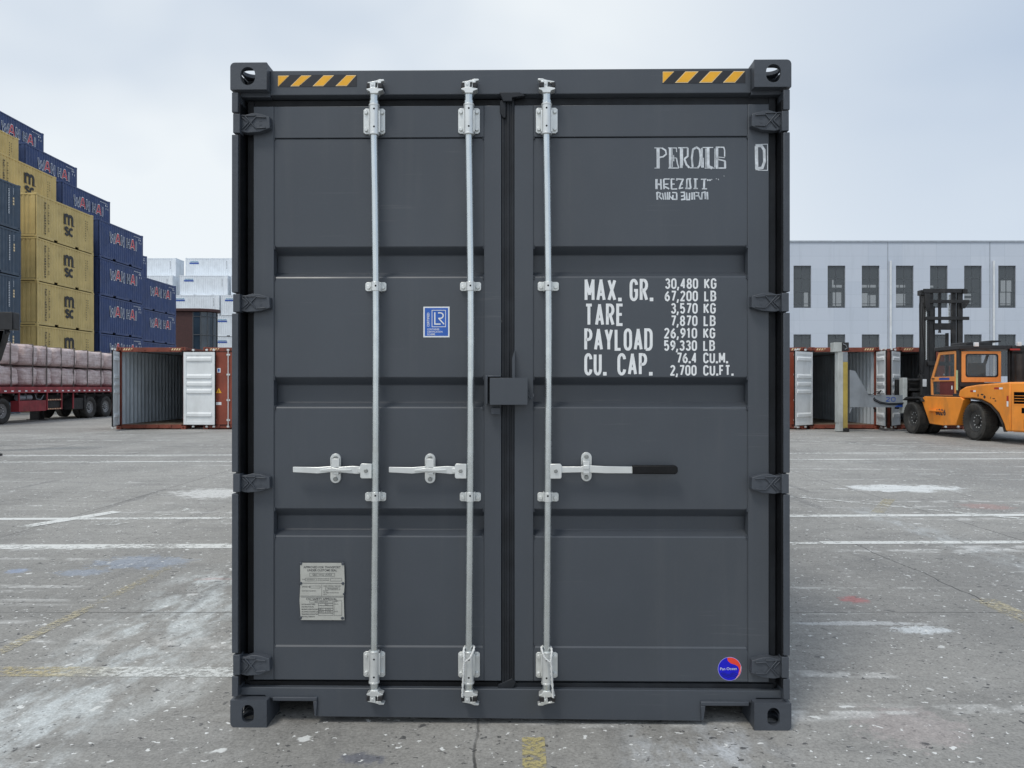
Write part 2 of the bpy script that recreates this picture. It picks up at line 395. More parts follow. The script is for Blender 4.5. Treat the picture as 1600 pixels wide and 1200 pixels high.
# ------------------------------------------------------------------ stroke lettering
def arc(cx, cy, rx, ry, a0, a1, n=7):
    return [(cx + rx * math.cos(R(a0 + (a1 - a0) * i / n)), cy + ry * math.sin(R(a0 + (a1 - a0) * i / n))) for i in range(n + 1)]
q = .2
GL = {
 'A': (1.08, [[(0, 0), (.5, 1), (1, 0)], [(.16, .28), (.84, .28)]]),
 'B': (1, [[(0, .52), (.5, .52)] + arc(.52, .76, .42, .24, -90, 90) + [(0, 1), (0, 0), (.55, 0)] + arc(.55, .26, .45, .26, -90, 90) + [(.4, .52)]]),
 'C': (1, [arc(.5, .76, .5, .24, 0, 180) + arc(.5, .24, .5, .24, 180, 360)]),
 'D': (1, [[(0, 0), (0, 1), (.45, 1)] + arc(.5, .76, .5, .24, 90, 0) + arc(.5, .24, .5, .24, 0, -90) + [(0, 0)]]),
 'E': (.85, [[(1, 0), (0, 0), (0, 1), (1, 1)], [(0, .52), (.85, .52)]]),
 'F': (.82, [[(0, 0), (0, 1), (1, 1)], [(0, .52), (.85, .52)]]),
 'G': (1, [arc(.5, .76, .5, .24, 0, 180) + arc(.5, .24, .5, .24, 180, 360) + [(1, .48), (.55, .48)]]),
 'H': (1, [[(0, 0), (0, 1)], [(1, 0), (1, 1)], [(0, .52), (1, .52)]]),
 'I': (.01, [[(.5, 0), (.5, 1)]]),
 'J': (.8, [[(1, 1)] + arc(.5, .24, .5, .24, 0, -180)]),
 'K': (1, [[(0, 0), (0, 1)], [(1, 1), (.03, .42)], [(.3, .55), (1, 0)]]),
 'L': (.82, [[(0, 1), (0, 0), (1, 0)]]),
 'M': (1.2, [[(0, 0), (0, 1), (.5, .3), (1, 1), (1, 0)]]),
 'N': (1, [[(0, 0), (0, 1), (1, 0), (1, 1)]]),
 'O': (1, [arc(.5, .76, .5, .24, 0, 180) + arc(.5, .24, .5, .24, 180, 360) + [(1, .76)]]),
 'P': (.95, [[(0, 0), (0, 1), (.5, 1)] + arc(.5, .75, .5, .25, 90, -90) + [(0, .5)]]),
 'R': (.98, [[(0, 0), (0, 1), (.5, 1)] + arc(.5, .75, .5, .25, 90, -90) + [(0, .5)], [(.48, .5), (1, 0)]]),
 'S': (.95, [arc(.5, .77, .48, .23, 20, 200) + arc(.5, .27, .5, .27, 70, -160)]),
 'T': (1, [[(0, 1), (1, 1)], [(.5, 1), (.5, 0)]]),
 'U': (1, [[(0, 1)] + arc(.5, .24, .5, .24, 180, 360) + [(1, 1)]]),
 'V': (1, [[(0, 1), (.5, 0), (1, 1)]]),
 'W': (1.3, [[(0, 1), (.25, 0), (.5, .8), (.75, 0), (1, 1)]]),
 'X': (1, [[(0, 0), (1, 1)], [(0, 1), (1, 0)]]),
 'Y': (1, [[(0, 1), (.5, .45), (1, 1)], [(.5, .45), (.5, 0)]]),
 'Z': (1, [[(0, 1), (1, 1), (0, 0), (1, 0)]]),
 '0': (1, [arc(.5, .76, .5, .24, 0, 180) + arc(.5, .24, .5, .24, 180, 360) + [(1, .76)]]),
 '1': (.6, [[(0, .8), (.6, 1), (.6, 0)]]),
 '2': (1, [arc(.5, .75, .48, .25, 165, -20) + [(0, 0), (1, 0)]]),
 '3': (1, [arc(.5, .77, .46, .23, 160, -80) + arc(.5, .27, .5, .27, 80, -165)]),
 '4': (1, [[(.72, 0), (.72, 1), (0, .28), (1, .28)]]),
 '5': (1, [[(.92, 1), (.08, 1), (.04, .52)] + arc(.48, .32, .5, .32, 125, -155)]),
 '6': (1, [[(.78, 1)] + arc(.62, .32, .62, .5, 120, 180, 4) + arc(.5, .29, .5, .29, 180, 530)]),
 '7': (1, [[(0, 1), (1, 1), (.35, 0)]]),
 '8': (1, [arc(.5, .76, .43, .24, -90, 270, 14), arc(.5, .26, .5, .26, 90, 450, 14)]),
 '9': (1, [[(.22, 0)] + arc(.38, .68, .62, .5, -60, 0, 4) + arc(.5, .71, .5, .29, 0, 350)]),
 '.': (.12, []), ',': (.12, []),
}
def text_width(s, cw, gap, t):
    x = 0
    for c in s:
        x += (cw * .75 if c == ' ' else GL[c][0] * cw) + gap
    return x - gap
def stroke_text(mb, fr, s, x, y, h, cw, t, gap, align='L', d=.001, mi=None, width=None, dk=.00012, italic=0):
    """h, cw measured on stroke centre lines; width rescales letters to fill a span"""
    if width:
        tw = text_width(s, cw, gap, t) + t; k = width / tw
        cw *= k; gap *= k
    wd = text_width(s, cw, gap, t)
    if align == 'R': x -= wd
    if align == 'C': x -= wd / 2
    for c in s:
        if c == ' ': x += cw * .75 + gap; continue
        w, strokes = GL[c]; ww = w * cw
        if c in '.,':
            b = t * .62; xm = x + ww / 2; y_ = y - t / 2
            mb.ribbon(fr, [(xm, y_), (xm, y_ + 2 * b)] if c == '.' else [(xm - b * .8, y_ - b * 1.3), (xm, y_ + 2 * b)], 2 * b if c == '.' else 1.5 * b, d, mi=mi, dk=dk)
            x += ww + gap; continue
        for st in strokes:
            sx = max(ww, t) if c in '.,' else ww
            pts = [(x + px * sx + italic * py * h, y + py * h) for px, py in st]
            mb.ribbon(fr, pts, t * (1.25 if c in '.,' else 1), d, mi=mi, dk=dk)
        x += ww + gap
def font_text(mb, fr, s, x, y, size, mi=0, d=.001, align='LEFT', sx=1, bold=0, rot=0):
    cu = bpy.data.curves.new('txt', 'FONT'); cu.body = s; cu.size = size; cu.align_x = align; cu.offset = bold; cu.resolution_u = 3
    ob = bpy.data.objects.new('txt', cu); S.collection.objects.link(ob)
    dg = bpy.context.evaluated_depsgraph_get(); dg.update()
    me = ob.evaluated_get(dg).to_mesh()
    cr, sr = math.cos(rot), math.sin(rot)
    vs = []
    for v in me.vertices:
        a, b = v.co.x * sx, v.co.y
        vs.append(mb.v(fr.p(x + a * cr - b * sr, y + a * sr + b * cr, d)))
    for p in me.polygons: mb.f([vs[i] for i in p.vertices], mi)
    ob.evaluated_get(dg).to_mesh_clear()
    bpy.data.objects.remove(ob); bpy.data.curves.remove(cu)
# ------------------------------------------------------------------ ground
def mk_ground():
    m = bpy.data.materials.new('worn_concrete'); m.use_nodes = True
    t = NT(m.node_tree); b = t.n['Principled BSDF']
    tc = t.n.new('ShaderNodeTexCoord').outputs['Object']
    x, y, z = t.sep(tc)
    wob = t.math('MULTIPLY', t.math('SUBTRACT', t.noise(tc, 1.1, 4)[0], .5), 1)
    def near(v, c, hw, soft, wamt=0):
        vv = t.math('ADD', v, t.math('MULTIPLY', wob, wamt)) if wamt else v
        return t.rng(t.math('ABSOLUTE', t.math('SUBTRACT', vv, c)), hw, hw + soft, 1, 0)
    def mul(*a):
        r = a[0]
        for k in a[1:]: r = t.math('MULTIPLY', r, k)
        return r
    big = t.noise(tc, .28, 5, .6)[0]
    c = t.mix(t.rng(big, .34, .66), (.245, .238, .222), (.365, .355, .332))
    med = t.noise(t.mapping(tc, (1, 2.4, 1)), 1.5, 6, .62)[0]
    c = t.mix(t.math('MULTIPLY', t.rng(med, .45, .72), .55), c, (.185, .182, .174))
    med2 = t.noise(t.mapping(tc, (1.6, .8, 1), (3, 7, 0)), 2.1, 6, .65, .4)[0]
    c = t.mix(t.math('MULTIPLY', t.rng(med2, .52, .75), .5), c, (.42, .415, .40))
    # tone of single slabs
    fl = t.math('FLOOR', t.math('DIVIDE', t.math('ADD', x, 100.15), 5.03)); fy = t.math('FLOOR', t.math('DIVIDE', t.math('ADD', y, .99), 5.97))
    cb = t.n.new('ShaderNodeCombineXYZ'); t.l.new(fl, cb.inputs[0]); t.l.new(fy, cb.inputs[1])
    wn = t.n.new('ShaderNodeTexWhiteNoise'); wn.noise_dimensions = '2D'; t.l.new(cb.outputs[0], wn.inputs['Vector'])
    c = t.mix(t.math('MULTIPLY', wn.outputs[0], .35), c, (.33, .325, .31), 'MIX')
    # chalky white washes in the wheel tracks
    ragg = t.noise(t.mapping(tc, (2.2, 1, 1), (1, 2, 3)), 2.6, 7, .7)[0]
    rag = t.rng(ragg, .40, .66)
    for (cx, hw, y0, y1, amt, colr) in ((-2.15, .42, 2.2, 6.5, 1.0, (.60, .635, .635)), (-1.60, .14, 3.2, 5.6, .7, (.62, .64, .63)), (-2.9, .25, 2.2, 3.9, .6, (.55, .58, .58)),
                                  (4.25, .22, 5.2, 9.6, .55, (.56, .59, .60)), (.78, .34, 2.7, 3.6, .95, (.68, .72, .76)), (-3.1, .3, 2.5, 3.6, .3, (.45, .47, .48))):
        mk = mul(near(x, cx, hw * .3, hw * 1.1, .35), t.rng(y, y0, y0 + .5, 0, 1), t.rng(y, y1 - .7, y1, 1, 0), rag)
        c = t.mix(t.math('MULTIPLY', mk, amt), c, colr)
    # blue, red, white spills
    for (cx, cy, rx, ry, amt, colr) in ((-3.15, 6.4, .50, .30, .42, (.30, .38, .52)), (-3.45, 6.05, .25, .14, .4, (.30, .38, .52)), (-4.0, 6.1, .10, .10, .6, (.30, .38, .55)), (5.9, 9.4, .36, .30, .38, (.48, .25, .22)), (2.39, 5.28, .11, .11, .6, (.50, .15, .15)),
                                  (-1.92, 5.85, .6, .06, .4, (.55, .33, .31)), (5.74, 11.1, 1.05, .5, .95, (.72, .74, .73)), (2.50, 4.62, .22, .10, .85, (.66, .69, .70)), (2.15, 4.75, .5, .05, .7, (.62, .63, .63)),
                                  (-4.0, 10.6, .9, .6, .9, (.64, .64, .62)), (-1.9, 9.4, 1.0, .1, .6, (.6, .6, .58)), (-.6, 3.02, .12, .06, .6, (.10, .11, .15)), (1.75, 3.3, .3, .25, .35, (.5, .42, .41))):
        dx = t.math('DIVIDE', t.math('SUBTRACT', x, cx), rx); dy = t.math('DIVIDE', t.math('SUBTRACT', y, cy), ry)
        r = t.math('SQRT', t.math('ADD', t.math('MULTIPLY', dx, dx), t.math('MULTIPLY', dy, dy)))
        r = t.math('ADD', r, t.math('MULTIPLY', t.math('SUBTRACT', t.noise(tc, 4.2 / max(rx, .25), 8, .75)[0], .5), 2.6))
        c = t.mix(t.math('MULTIPLY', t.rng(r, .55, .95, 1, 0), amt), c, colr)
    # ragged paint remnants scattered over the whole yard
    rr1 = t.noise(t.mapping(tc, (1, 1.5, 1), (5, 5, 5)), 3.2, 9, .78, .3)[0]; rr2 = t.noise(tc, .45, 3)[0]
    c = t.mix(mul(t.rng(rr1, .63, .67), t.rng(rr2, .38, .52), .9), c, (.70, .71, .69))
    # light tyre scuffs running various ways, mostly seen further out
    for k, (ang, sc, th, amt) in enumerate(((8, 1.1, .63, .6), (-62, .8, .645, .5), (55, .9, .65, .5), (-15, .5, .64, .6))):
        s = t.noise(t.mapping(tc, (.22, 3.2, 1), (k * 5, k * 3, 0), (0, 0, R(ang))), sc, 3, .5)[0]
        s2 = t.noise(tc, 6, 3)[0]
        c = t.mix(mul(t.rng(s, th, th + .05), t.rng(s2, .4, .6), amt), c, (.66, .66, .64))
    # dark tyre marks
    s = t.noise(t.mapping(tc, (3.0, .25, 1), (9, 1, 0), (0, 0, R(-20))), 1.0, 3, .5)[0]
    c = t.mix(t.math('MULTIPLY', t.rng(s, .62, .72), .35), c, (.11, .11, .112))
    # fine grain
    gr = t.noise(tc, 75, 3, .7)[0]; gr2 = t.noise(tc, 22, 3, .7)[0]
    fac = t.math('ADD', t.math('MULTIPLY', t.math('SUBTRACT', gr, .5), 1.3), t.math('MULTIPLY', t.math('SUBTRACT', gr2, .5), .7))
    c = t.mix(1.0, c, t.n.new('ShaderNodeCombineColor').outputs[0], 'MULTIPLY') if False else c
    k = t.math('ADD', 1.0, fac)
    cc = t.n.new('ShaderNodeCombineColor')
    for i in range(3): t.l.new(k, cc.inputs[i])
    c = t.mix(1.0, c, cc.outputs[0], 'MULTIPLY')
    # flecks of paint and pits, ragged
    wv = t.vadd(tc, t.vscale(t.noise(tc, 14, 4)[1], .12))
    dens = t.noise(tc, .9, 4, .7)[0]
    for (sc, th, dlo, col2, amt) in ((21, .15, .30, (.80, .81, .79), .95), (10, .12, .33, (.80, .81, .79), .95), (4.6, .085, .36, (.78, .79, .77), .9), (2.1, .06, .42, (.76, .77, .75), .9)):
        d, vc = t.voro(t.mapping(wv, (1, 1.2, 1), (sc, 0, 0)), sc)
        sel = t.rng(t.sep(vc)[0], .55, .6, 0, 1)
        c = t.mix(mul(t.rng(d, th, th + .03, 1, 0), sel, t.rng(dens, dlo, dlo + .12), amt), c, col2)
    for (sc, th) in ((11, .13), (4.5, .085), (24, .17)):
        d, vc = t.voro(t.mapping(wv, (1, 1.5, 1), (0, sc, 0)), sc)
        sel = t.rng(t.sep(vc)[1], .5, .55, 0, 1)
        c = t.mix(mul(t.rng(d, th, th + .05, 1, 0), sel, t.rng(dens, .62, .5), .8), c, (.045, .046, .05))
    # slab joints and cracks
    fine = t.math('MULTIPLY', t.math('SUBTRACT', t.noise(tc, 3, 5, .7)[0], .5), .05)
    jm = None
    for (v, c0) in ((x, -5.05), (x, -.15), (x, 4.95), (x, 10), (x, -10.1), (x, -15.1), (x, 15.1), (y, 4.98), (y, 10.95), (y, 16.9), (y, 22.9)):
        a = t.rng(t.math('ABSOLUTE', t.math('SUBTRACT', t.math('ADD', v, fine), c0)), .002, .008, 1, 0)
        jm = a if jm is None else t.math('MAXIMUM', jm, a)
    cr = t.math('MULTIPLY', t.rng(t.math('ABSOLUTE', t.math('SUBTRACT', t.math('ADD', x, t.math('MULTIPLY', wob, .25)), 3.27)), .002, .008, 1, 0), t.rng(y, 7.5, 7, 0, 1))
    jm = t.math('MAXIMUM', jm, cr)
    c = t.mix(t.math('MULTIPLY', jm, t.rng(t.noise(tc, 1.7, 3)[0], .3, .5, .35, .9)), c, (.05, .05, .048))
    t.l.new(c, b.inputs['Base Color'])
    t.l.new(t.rng(big, .3, .7, .62, .8), b.inputs['Roughness'])
    h = t.math('ADD', t.math('MULTIPLY', gr, .5), t.math('SUBTRACT', gr2, t.math('MULTIPLY', jm, 1.5)))
    t.l.new(t.bump(h, .45, .006), b.inputs['Normal'])
    return m
mb = MB(); mb.box(-1500, 1500, -60, 2500, -.5, 0)
tag(mb.build('ground', mk_ground()), 'worn grey concrete yard with paint flecks', None, None, 'structure')
del bpy.data.objects['ground']['label']

def mk_marking(name, col, lo, hi, col2=None, split=None, sc=9):
    m = bpy.data.materials.new(name); m.use_nodes = True
    t = NT(m.node_tree); b = t.n['Principled BSDF']; o = t.n['Material Output']
    tc = t.n.new('ShaderNodeTexCoord').outputs['Object']
    f = t.noise(t.mapping(tc, (1, 1.3, 1)), sc, 7, .75)[0]; f2 = t.noise(tc, 1.1, 3)[0]
    v = t.math('ADD', f, t.math('MULTIPLY', t.math('SUBTRACT', f2, .5), .55))
    base = t.mix(t.noise(tc, 30, 3)[0], tuple(.85 * k for k in col), col)
    if col2:
        s = t.rng(t.math('ADD', t.sep(tc)[0], t.math('MULTIPLY', f, .6)), split, split + .5)
        base = t.mix(s, base, col2)
    t.l.new(base, b.inputs['Base Color']); b.inputs['Roughness'].default_value = .7
    tr = t.n.new('ShaderNodeBsdfTransparent'); mx = t.n.new('ShaderNodeMixShader')
    t.l.new(t.rng(v, lo, hi, 0, .92), mx.inputs[0])
    t.l.new(tr.outputs[0], mx.inputs[1]); t.l.new(b.outputs[0], mx.inputs[2]); t.l.new(mx.outputs[0], o.inputs[0])
    return m
MW = mk_marking('worn_white_line_paint', (.86, .87, .84), .33, .52, sc=14)
MW2 = mk_marking('very_worn_white_line_paint', (.82, .83, .80), .46, .58)
MY = mk_marking('worn_yellow_line_paint', (.60, .54, .38), .44, .66, sc=30)
MYB = mk_marking('patchy_yellow_paint', (.58, .50, .24), .40, .56, sc=26)
MYW = mk_marking('yellow_to_white_line_paint', (.66, .57, .34), .36, .60, (.80, .82, .80), -2.15, 24)
def marking(x0, y0, x1, y1, wd, m, z=.003):
    mb = MB(); d = Vector((x1 - x0, y1 - y0)).normalized(); o = Vector((-d.y, d.x)) * wd / 2
    n = max(1, int(Vector((x1 - x0, y1 - y0)).length / 3)); L = []; Q = []
    for i in range(n + 1):
        p = Vector((x0, y0)).lerp(Vector((x1, y1)), i / n)
        L.append(mb.v((*(p + o), z))); Q.append(mb.v((*(p - o), z)))
    for i in range(n): mb.f([Q[i], Q[i + 1], L[i + 1], L[i]])
    o_ = mb.build('painted_line', m); o_['kind'] = 'structure'
marking(-9, 6.93, -1.2, 7.08, .20, MW); marking(1.2, 7.15, 3.0, 7.18, .10, MW2, .004); marking(2.95, 7.2, 9, 7.3, .13, MW)
marking(-9, 8.42, -1.3, 8.6, .13, MW); marking(1.3, 8.66, 10, 8.86, .15, MW)
marking(-16, 14.75, 14, 15.75, .15, MW); marking(-15, 16.2, 18, 17.35, .17, MW)
marking(-7, 3.97, -1.2, 3.93, .135, MYW)
marking(-20, 20.6, 12, 22.2, .14, MW2); marking(-18, 17.0, -9.5, 26.2, .16, MW2, .005); marking(-17, 19.0, -12, 27.0, .14, MW2, .0055)
marking(5, 24, 14, 14.5, .18, MW2, .0062)
marking(-2.9, 3.0, -2.82, 6.2, .09, MY, .004); marking(3.27, 4.0, 3.3, 5.3, .17, MY); marking(.085, 2.5, .09, 3.2, .095, MYB)
marking(3.2, 10.8, 6.3, 8.0, .12, MW2, .0055); marking(5.0, 10.0, 4.3, 8.9, .14, MY, .0062)
marking(-5.2, 8.0, -4.7, 9.0, .18, MW, .0045); marking(-4.4, 8.1, -3.9, 9.2, .25, MW2, .0052)

# ------------------------------------------------------------------ the dark grey container
D = 3.28
CX = -.011
RT = Vector((CX, D, 0))
def U(px, dep=0): return (px - 800) / F * (D + dep)
def V(py, dep=0): return EYE + (605 - py) / F * (D + dep)
FC = Fr((0, D, 0), (1, 0, 0), (0, 0, 1))            # d is positive towards the camera
cont = thing('shipping_container', RT, 'new dark grey high container with closed doors, filling the foreground', 'shipping container', None, R(-.75))
def pbox(mb, x0, x1, y0, y1, d0, d1):
    mb.box(U(x0, d0), U(x1, d0), D + d0, D + d1, V(y1, d0), V(y0, d0))
def ppoly(pts, dep): return [(U(x, dep), V(y, dep)) for x, y in pts]
def pprism(mb, pts, d0, d1): mb.prism(FC, ppoly(pts, d0), -d1, -d0)
def fin(mb, *a, **k): recalc(mb); return mb.build(*a, **k)
def oblong(cx, cy, w, h, n=10):
    r = w / 2; return [(cx + r * math.cos(R(a)), cy + (h / 2 - r) + r * math.sin(R(a))) for a in [180 * i / n for i in range(n + 1)]] + \
                      [(cx + r * math.cos(R(a)), cy - (h / 2 - r) + r * math.sin(R(a))) for a in [180 + 180 * i / n for i in range(n + 1)]]
HW = 1.219
def casting(sx, top, far=False):
    """corner fitting: hollow block with holes in the outer faces"""
    mb = MB(); y0 = D if not far else D + 12.192 - .178
    zo = 2.902 if top else .0
    zi = zo - .118 if top else .118
    W = .160; L = .178; T = .016
    xo = HW * sx + CX; xi = xo - W * sx
    s = 1 if not top else -1            # outward curl direction in z
    zlo, zhi = min(zo, zi), max(zo, zi)
    # front plate
    r = .020
    o = [(xi, zi), (xo, zi)] + [(xo - sx * r + sx * r * math.cos(R(a)), zo + s * r - s * r * math.sin(R(a))) for a in range(0, 91, 15)] + [(xi, zo)]
    cxh = (xi + xo) / 2 + sx * .0; czh = (zi + zo) / 2
    fr = Fr((0, y0, 0), (1, 0, 0), (0, 0, 1))
    hw_, hh_ = (.064, .079) if top else (.053, .080)
    mb.plate(fr, o, [oblong(cxh + .003 * sx, czh, hw_, hh_)], -T, 0)
    # outer side plate
    fs = Fr((xo, y0, 0), (0, 1, 0), (0, 0, 1))
    mb.plate(fs, [(T, zlo + (.0 if top else r)), (L - T, zlo + (0 if top else r)), (L - T, zhi - (r if top else 0)), (T, zhi - (r if top else 0))],
             [oblong(L / 2 + .005, czh, .080, .078)], -T if sx > 0 else 0, 0 if sx > 0 else T)
    # outer horizontal plate
    ft = Fr((0, y0, zo), (1, 0, 0), (0, 1, 0))
    xa, xb = min(xi + sx * .001, xo - sx * T), max(xi + sx * .001, xo - sx * T)
    hole = [(y_, x_) for x_, y_ in oblong(L / 2, (xa + xb) / 2, .080, .122)]
    mb.plate(ft, [(xa, T), (xb, T), (xb, L - T), (xa, L - T)], [hole], -T if top else 0, 0 if top else T)
    # closed faces
    za, zb = (zlo + .012, zhi - T) if top else (zlo + T, zhi - .012)
    if top: mb.box(min(xi, xo), max(xi, xo) - 0, y0 + T, y0 + L - T, zlo + .001, zlo + .012)
    else: mb.box(min(xi, xo), max(xi, xo), y0 + T, y0 + L - T, zhi - .012, zhi - .001)
    mb.box(min(xi, xi + sx * .012), max(xi, xi + sx * .012), y0 + T, y0 + L - T, za, zb)
    mb.box(min(xi, xo), max(xi, xo), y0 + L - T, y0 + L, zlo, zhi)
    return fin(mb, 'corner_casting', M['paint2'], cont, bevel=.004)
for sx in (-1, 1):
    for top in (0, 1):
        casting(sx, top); casting(sx, top, True)
# body: side walls, roof, underframe
mb = MB(M_ := None)
mb.corr((CX - HW + .012, D + .16, .16), (0, 1, 0), (0, 0, 1), (-1, 0, 0), 11.87, 2.66)
mb.corr((CX + HW - .012, D + .16, .16), (0, 1, 0), (0, 0, 1), (1, 0, 0), 11.87, 2.66)
fin(mb, 'side_wall', M['paint'], cont)
mb = MB(); mb.box(CX - HW + .07, CX + HW - .07, D + .12, D + 12.07, 2.845, 2.870); fin(mb, 'roof', M['paint'], cont)
mb = MB(); mb.corr((CX - HW + .12, D + 12.17, .16), (1, 0, 0), (0, 0, 1), (0, 1, 0), 2.2, 2.66); fin(mb, 'end_wall', M['paint'], cont)
mb = MB(); mb.box(CX - HW + .07, CX + HW - .07, D + .1, D + 12.07, .145, .175)
for i in range(38): mb.box(CX - HW + .07, CX + HW - .07, D + .32 + i * .305, D + .365 + i * .305, .03, .146)
fin(mb, 'underframe', M['under'], cont)
mb = MB()
for sx in (-1, 1):
    a = CX + sx * (HW - .002); b_ = CX + sx * (HW - .068)
    mb.box(min(a, b_), max(a, b_), D + .178, D + 12.0, .018, .162)
    mb.box(min(a, b_), max(a, b_), D + .178, D + 12.0, 2.80, 2.872)
fin(mb, 'side_rail', M['paint'], cont, bevel=.003)
# corner posts
lugs = [(175, 205), (458.5, 486.5), (741, 770), (1026, 1057.5)]
for sx in (-1, 1):
    mb = MB()
    xo = CX + sx * (HW - .004); xi = xo - sx * .028
    zs = [V(141)] + [V(p) for l in lugs for p in (l[0] - 2.5, l[1] + 2.5)] + [V(1092)]
    for i in range(0, len(zs), 2):
        mb.box(min(xo, xi), max(xo, xi), D + .006, D + .05, zs[i + 1], zs[i])
    mb.box(min(xo, xi), max(xo, xi), D + .052, D + .16, V(1091), V(142))
    xr = CX + sx * (HW - .16)
    mb.box(min(xi, xr), max(xi, xr), D + .135, D + .16, V(1091), V(142))
    fin(mb, 'corner_post', M['paint2'], cont, bevel=.003)
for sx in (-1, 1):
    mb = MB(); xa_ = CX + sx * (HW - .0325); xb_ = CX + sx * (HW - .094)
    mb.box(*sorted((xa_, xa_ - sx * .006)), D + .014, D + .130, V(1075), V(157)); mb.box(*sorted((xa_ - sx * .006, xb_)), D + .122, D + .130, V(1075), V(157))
    fin(mb, 'channel_shade_liner', M['gasket'], cont)  # black liner added to paint in the shade inside the post channel
# header with drip lip
mb = MB()
fs = Fr((CX - HW + .160, D, 0), (0, 1, 0), (0, 0, 1))     # profile in (depth, z), extruded along x
prof = [(.045, V(108.5, .045)), (.045, V(147, .045)), (.060, V(149.5, .06)), (.078, V(153.5, .078)), (.095, V(155.5, .095)), (.115, V(156, .1)), (.115, V(108.5, .045) + .0)]
mb.prism(fs, prof, 0, 2 * HW - .320)
hd = fin(mb, 'header', M['paint'], cont, bevel=.003)
mb = MB()                                                   # top edge strips beside the castings and recess behind header
for sx in (-1, 1):
    a = CX + sx * (HW - .030); b_ = CX + sx * (HW - .160)
    mb.box(min(a, b_), max(a, b_), D + .045, D + .13, V(156, .09), V(142.5, .045))
fin(mb, 'header_gusset', M['paint2'], cont, bevel=.002)
mb = MB(); mb.box(CX - HW + .13, CX + HW - .13, D + .118, D + .13, V(172, .12), V(140, .12)); fin(mb, 'door_gap_shade', M['hole'], cont)  # near-black backing strip painted in as the shade of the door gap
# hazard tapes on the header
for (x0, x1, y0, y1) in ((432, 556.5, 115.2, 133.8), (1034, 1163, 112.2, 131.5)):
    mb = MB(); dp = .0435
    mb.poly(FC, ppoly([(x0, y0), (x1, y0), (x1, y1), (x0, y1)], dp), -dp, 0)
    B_ = ([(452, 465.5), (487, 504), (523, 541)], [(1053.5, 1073.5), (1091, 1111), (1128, 1147)])[x0 > 800]
    SHF = ((469.5, 485.5), (504.5, 521), (540.5, 556)) if x0 < 800 else ((1070, 1090.5), (1108, 1127.5), (1145, 1162.5))
    polys = [[(x0 + .6, y0 + 1), (x0 + 18.5, y0 + 1), (x0 + 1.4, y1 - .6), (x0 + .6, y1 - .6)]] + [[(t0, y0 + 1), (t1, y0 + 1), (b1, y1 - .6), (b0, y1 - .6)] for (b0, b1), (t0, t1) in zip(B_, SHF)]
    for p in polys:
        mb.poly(FC, ppoly(p, dp), -dp + .0006, 1)
        cx_ = sum(q_[0] for q_ in p) / 4; cy_ = sum(q_[1] for q_ in p) / 4
        mb.poly(FC, ppoly([(cx_ + (x - cx_) * .86, cy_ + (y - cy_) * .88) for x, y in p], dp), -dp + .0012, 2)
    mb.build('hazard_stripe', [M['tape_black'], M['cream'], M['yellow']], cont)
# sill with pockets beside the castings
mb = MB(); dp = .045
o = [(373, 1076), (1219, 1077.5), (1219, 1089), (1180, 1089), (1178, 1096), (1171, 1096.5), (1095, 1096.5), (1095, 1125), (493, 1121.5), (493, 1094), (423, 1094), (414, 1092), (412, 1088.5), (373, 1088.5)]
mb.prism(FC, ppoly(o, dp), -.10, -dp)
mb.box(U(412, .045), U(1180, .045), D + .10, D + .16, .148, V(1076, .045))
fin(mb, 'sill', M['paint'], cont, bevel=.003)
mb = MB()
def flange(pts):
    P = ppoly(pts, .035)
    fr = FC
    for (a, b_) in zip(P, P[1:]):
        d = (Vector(b_) - Vector(a)).normalized(); nn = Vector((-d.y, d.x)) * .016
        mb.prism(fr, [a, b_, tuple(Vector(b_) + nn), tuple(Vector(a) + nn)], -.16, -.032)
pprism(mb, [(424, 1091.5), (494, 1091.5), (494, 1097.5), (424, 1097.5)], .033, .16); pprism(mb, [(487.5, 1097.6), (494, 1097.6), (493, 1121.5), (490, 1121.5)], .033, .16)
fin(mb, 'pocket_flange', M['paint2'], cont, bevel=.003); mb = MB()
pprism(mb, [(1094, 1095), (1169, 1095), (1169, 1101.5), (1094, 1101.5)], .033, .16); pprism(mb, [(1094, 1101.6), (1101.5, 1101.6), (1098.5, 1125), (1095, 1125)], .033, .16)
fin(mb, 'pocket_flange', M['paint2'], cont, bevel=.003)

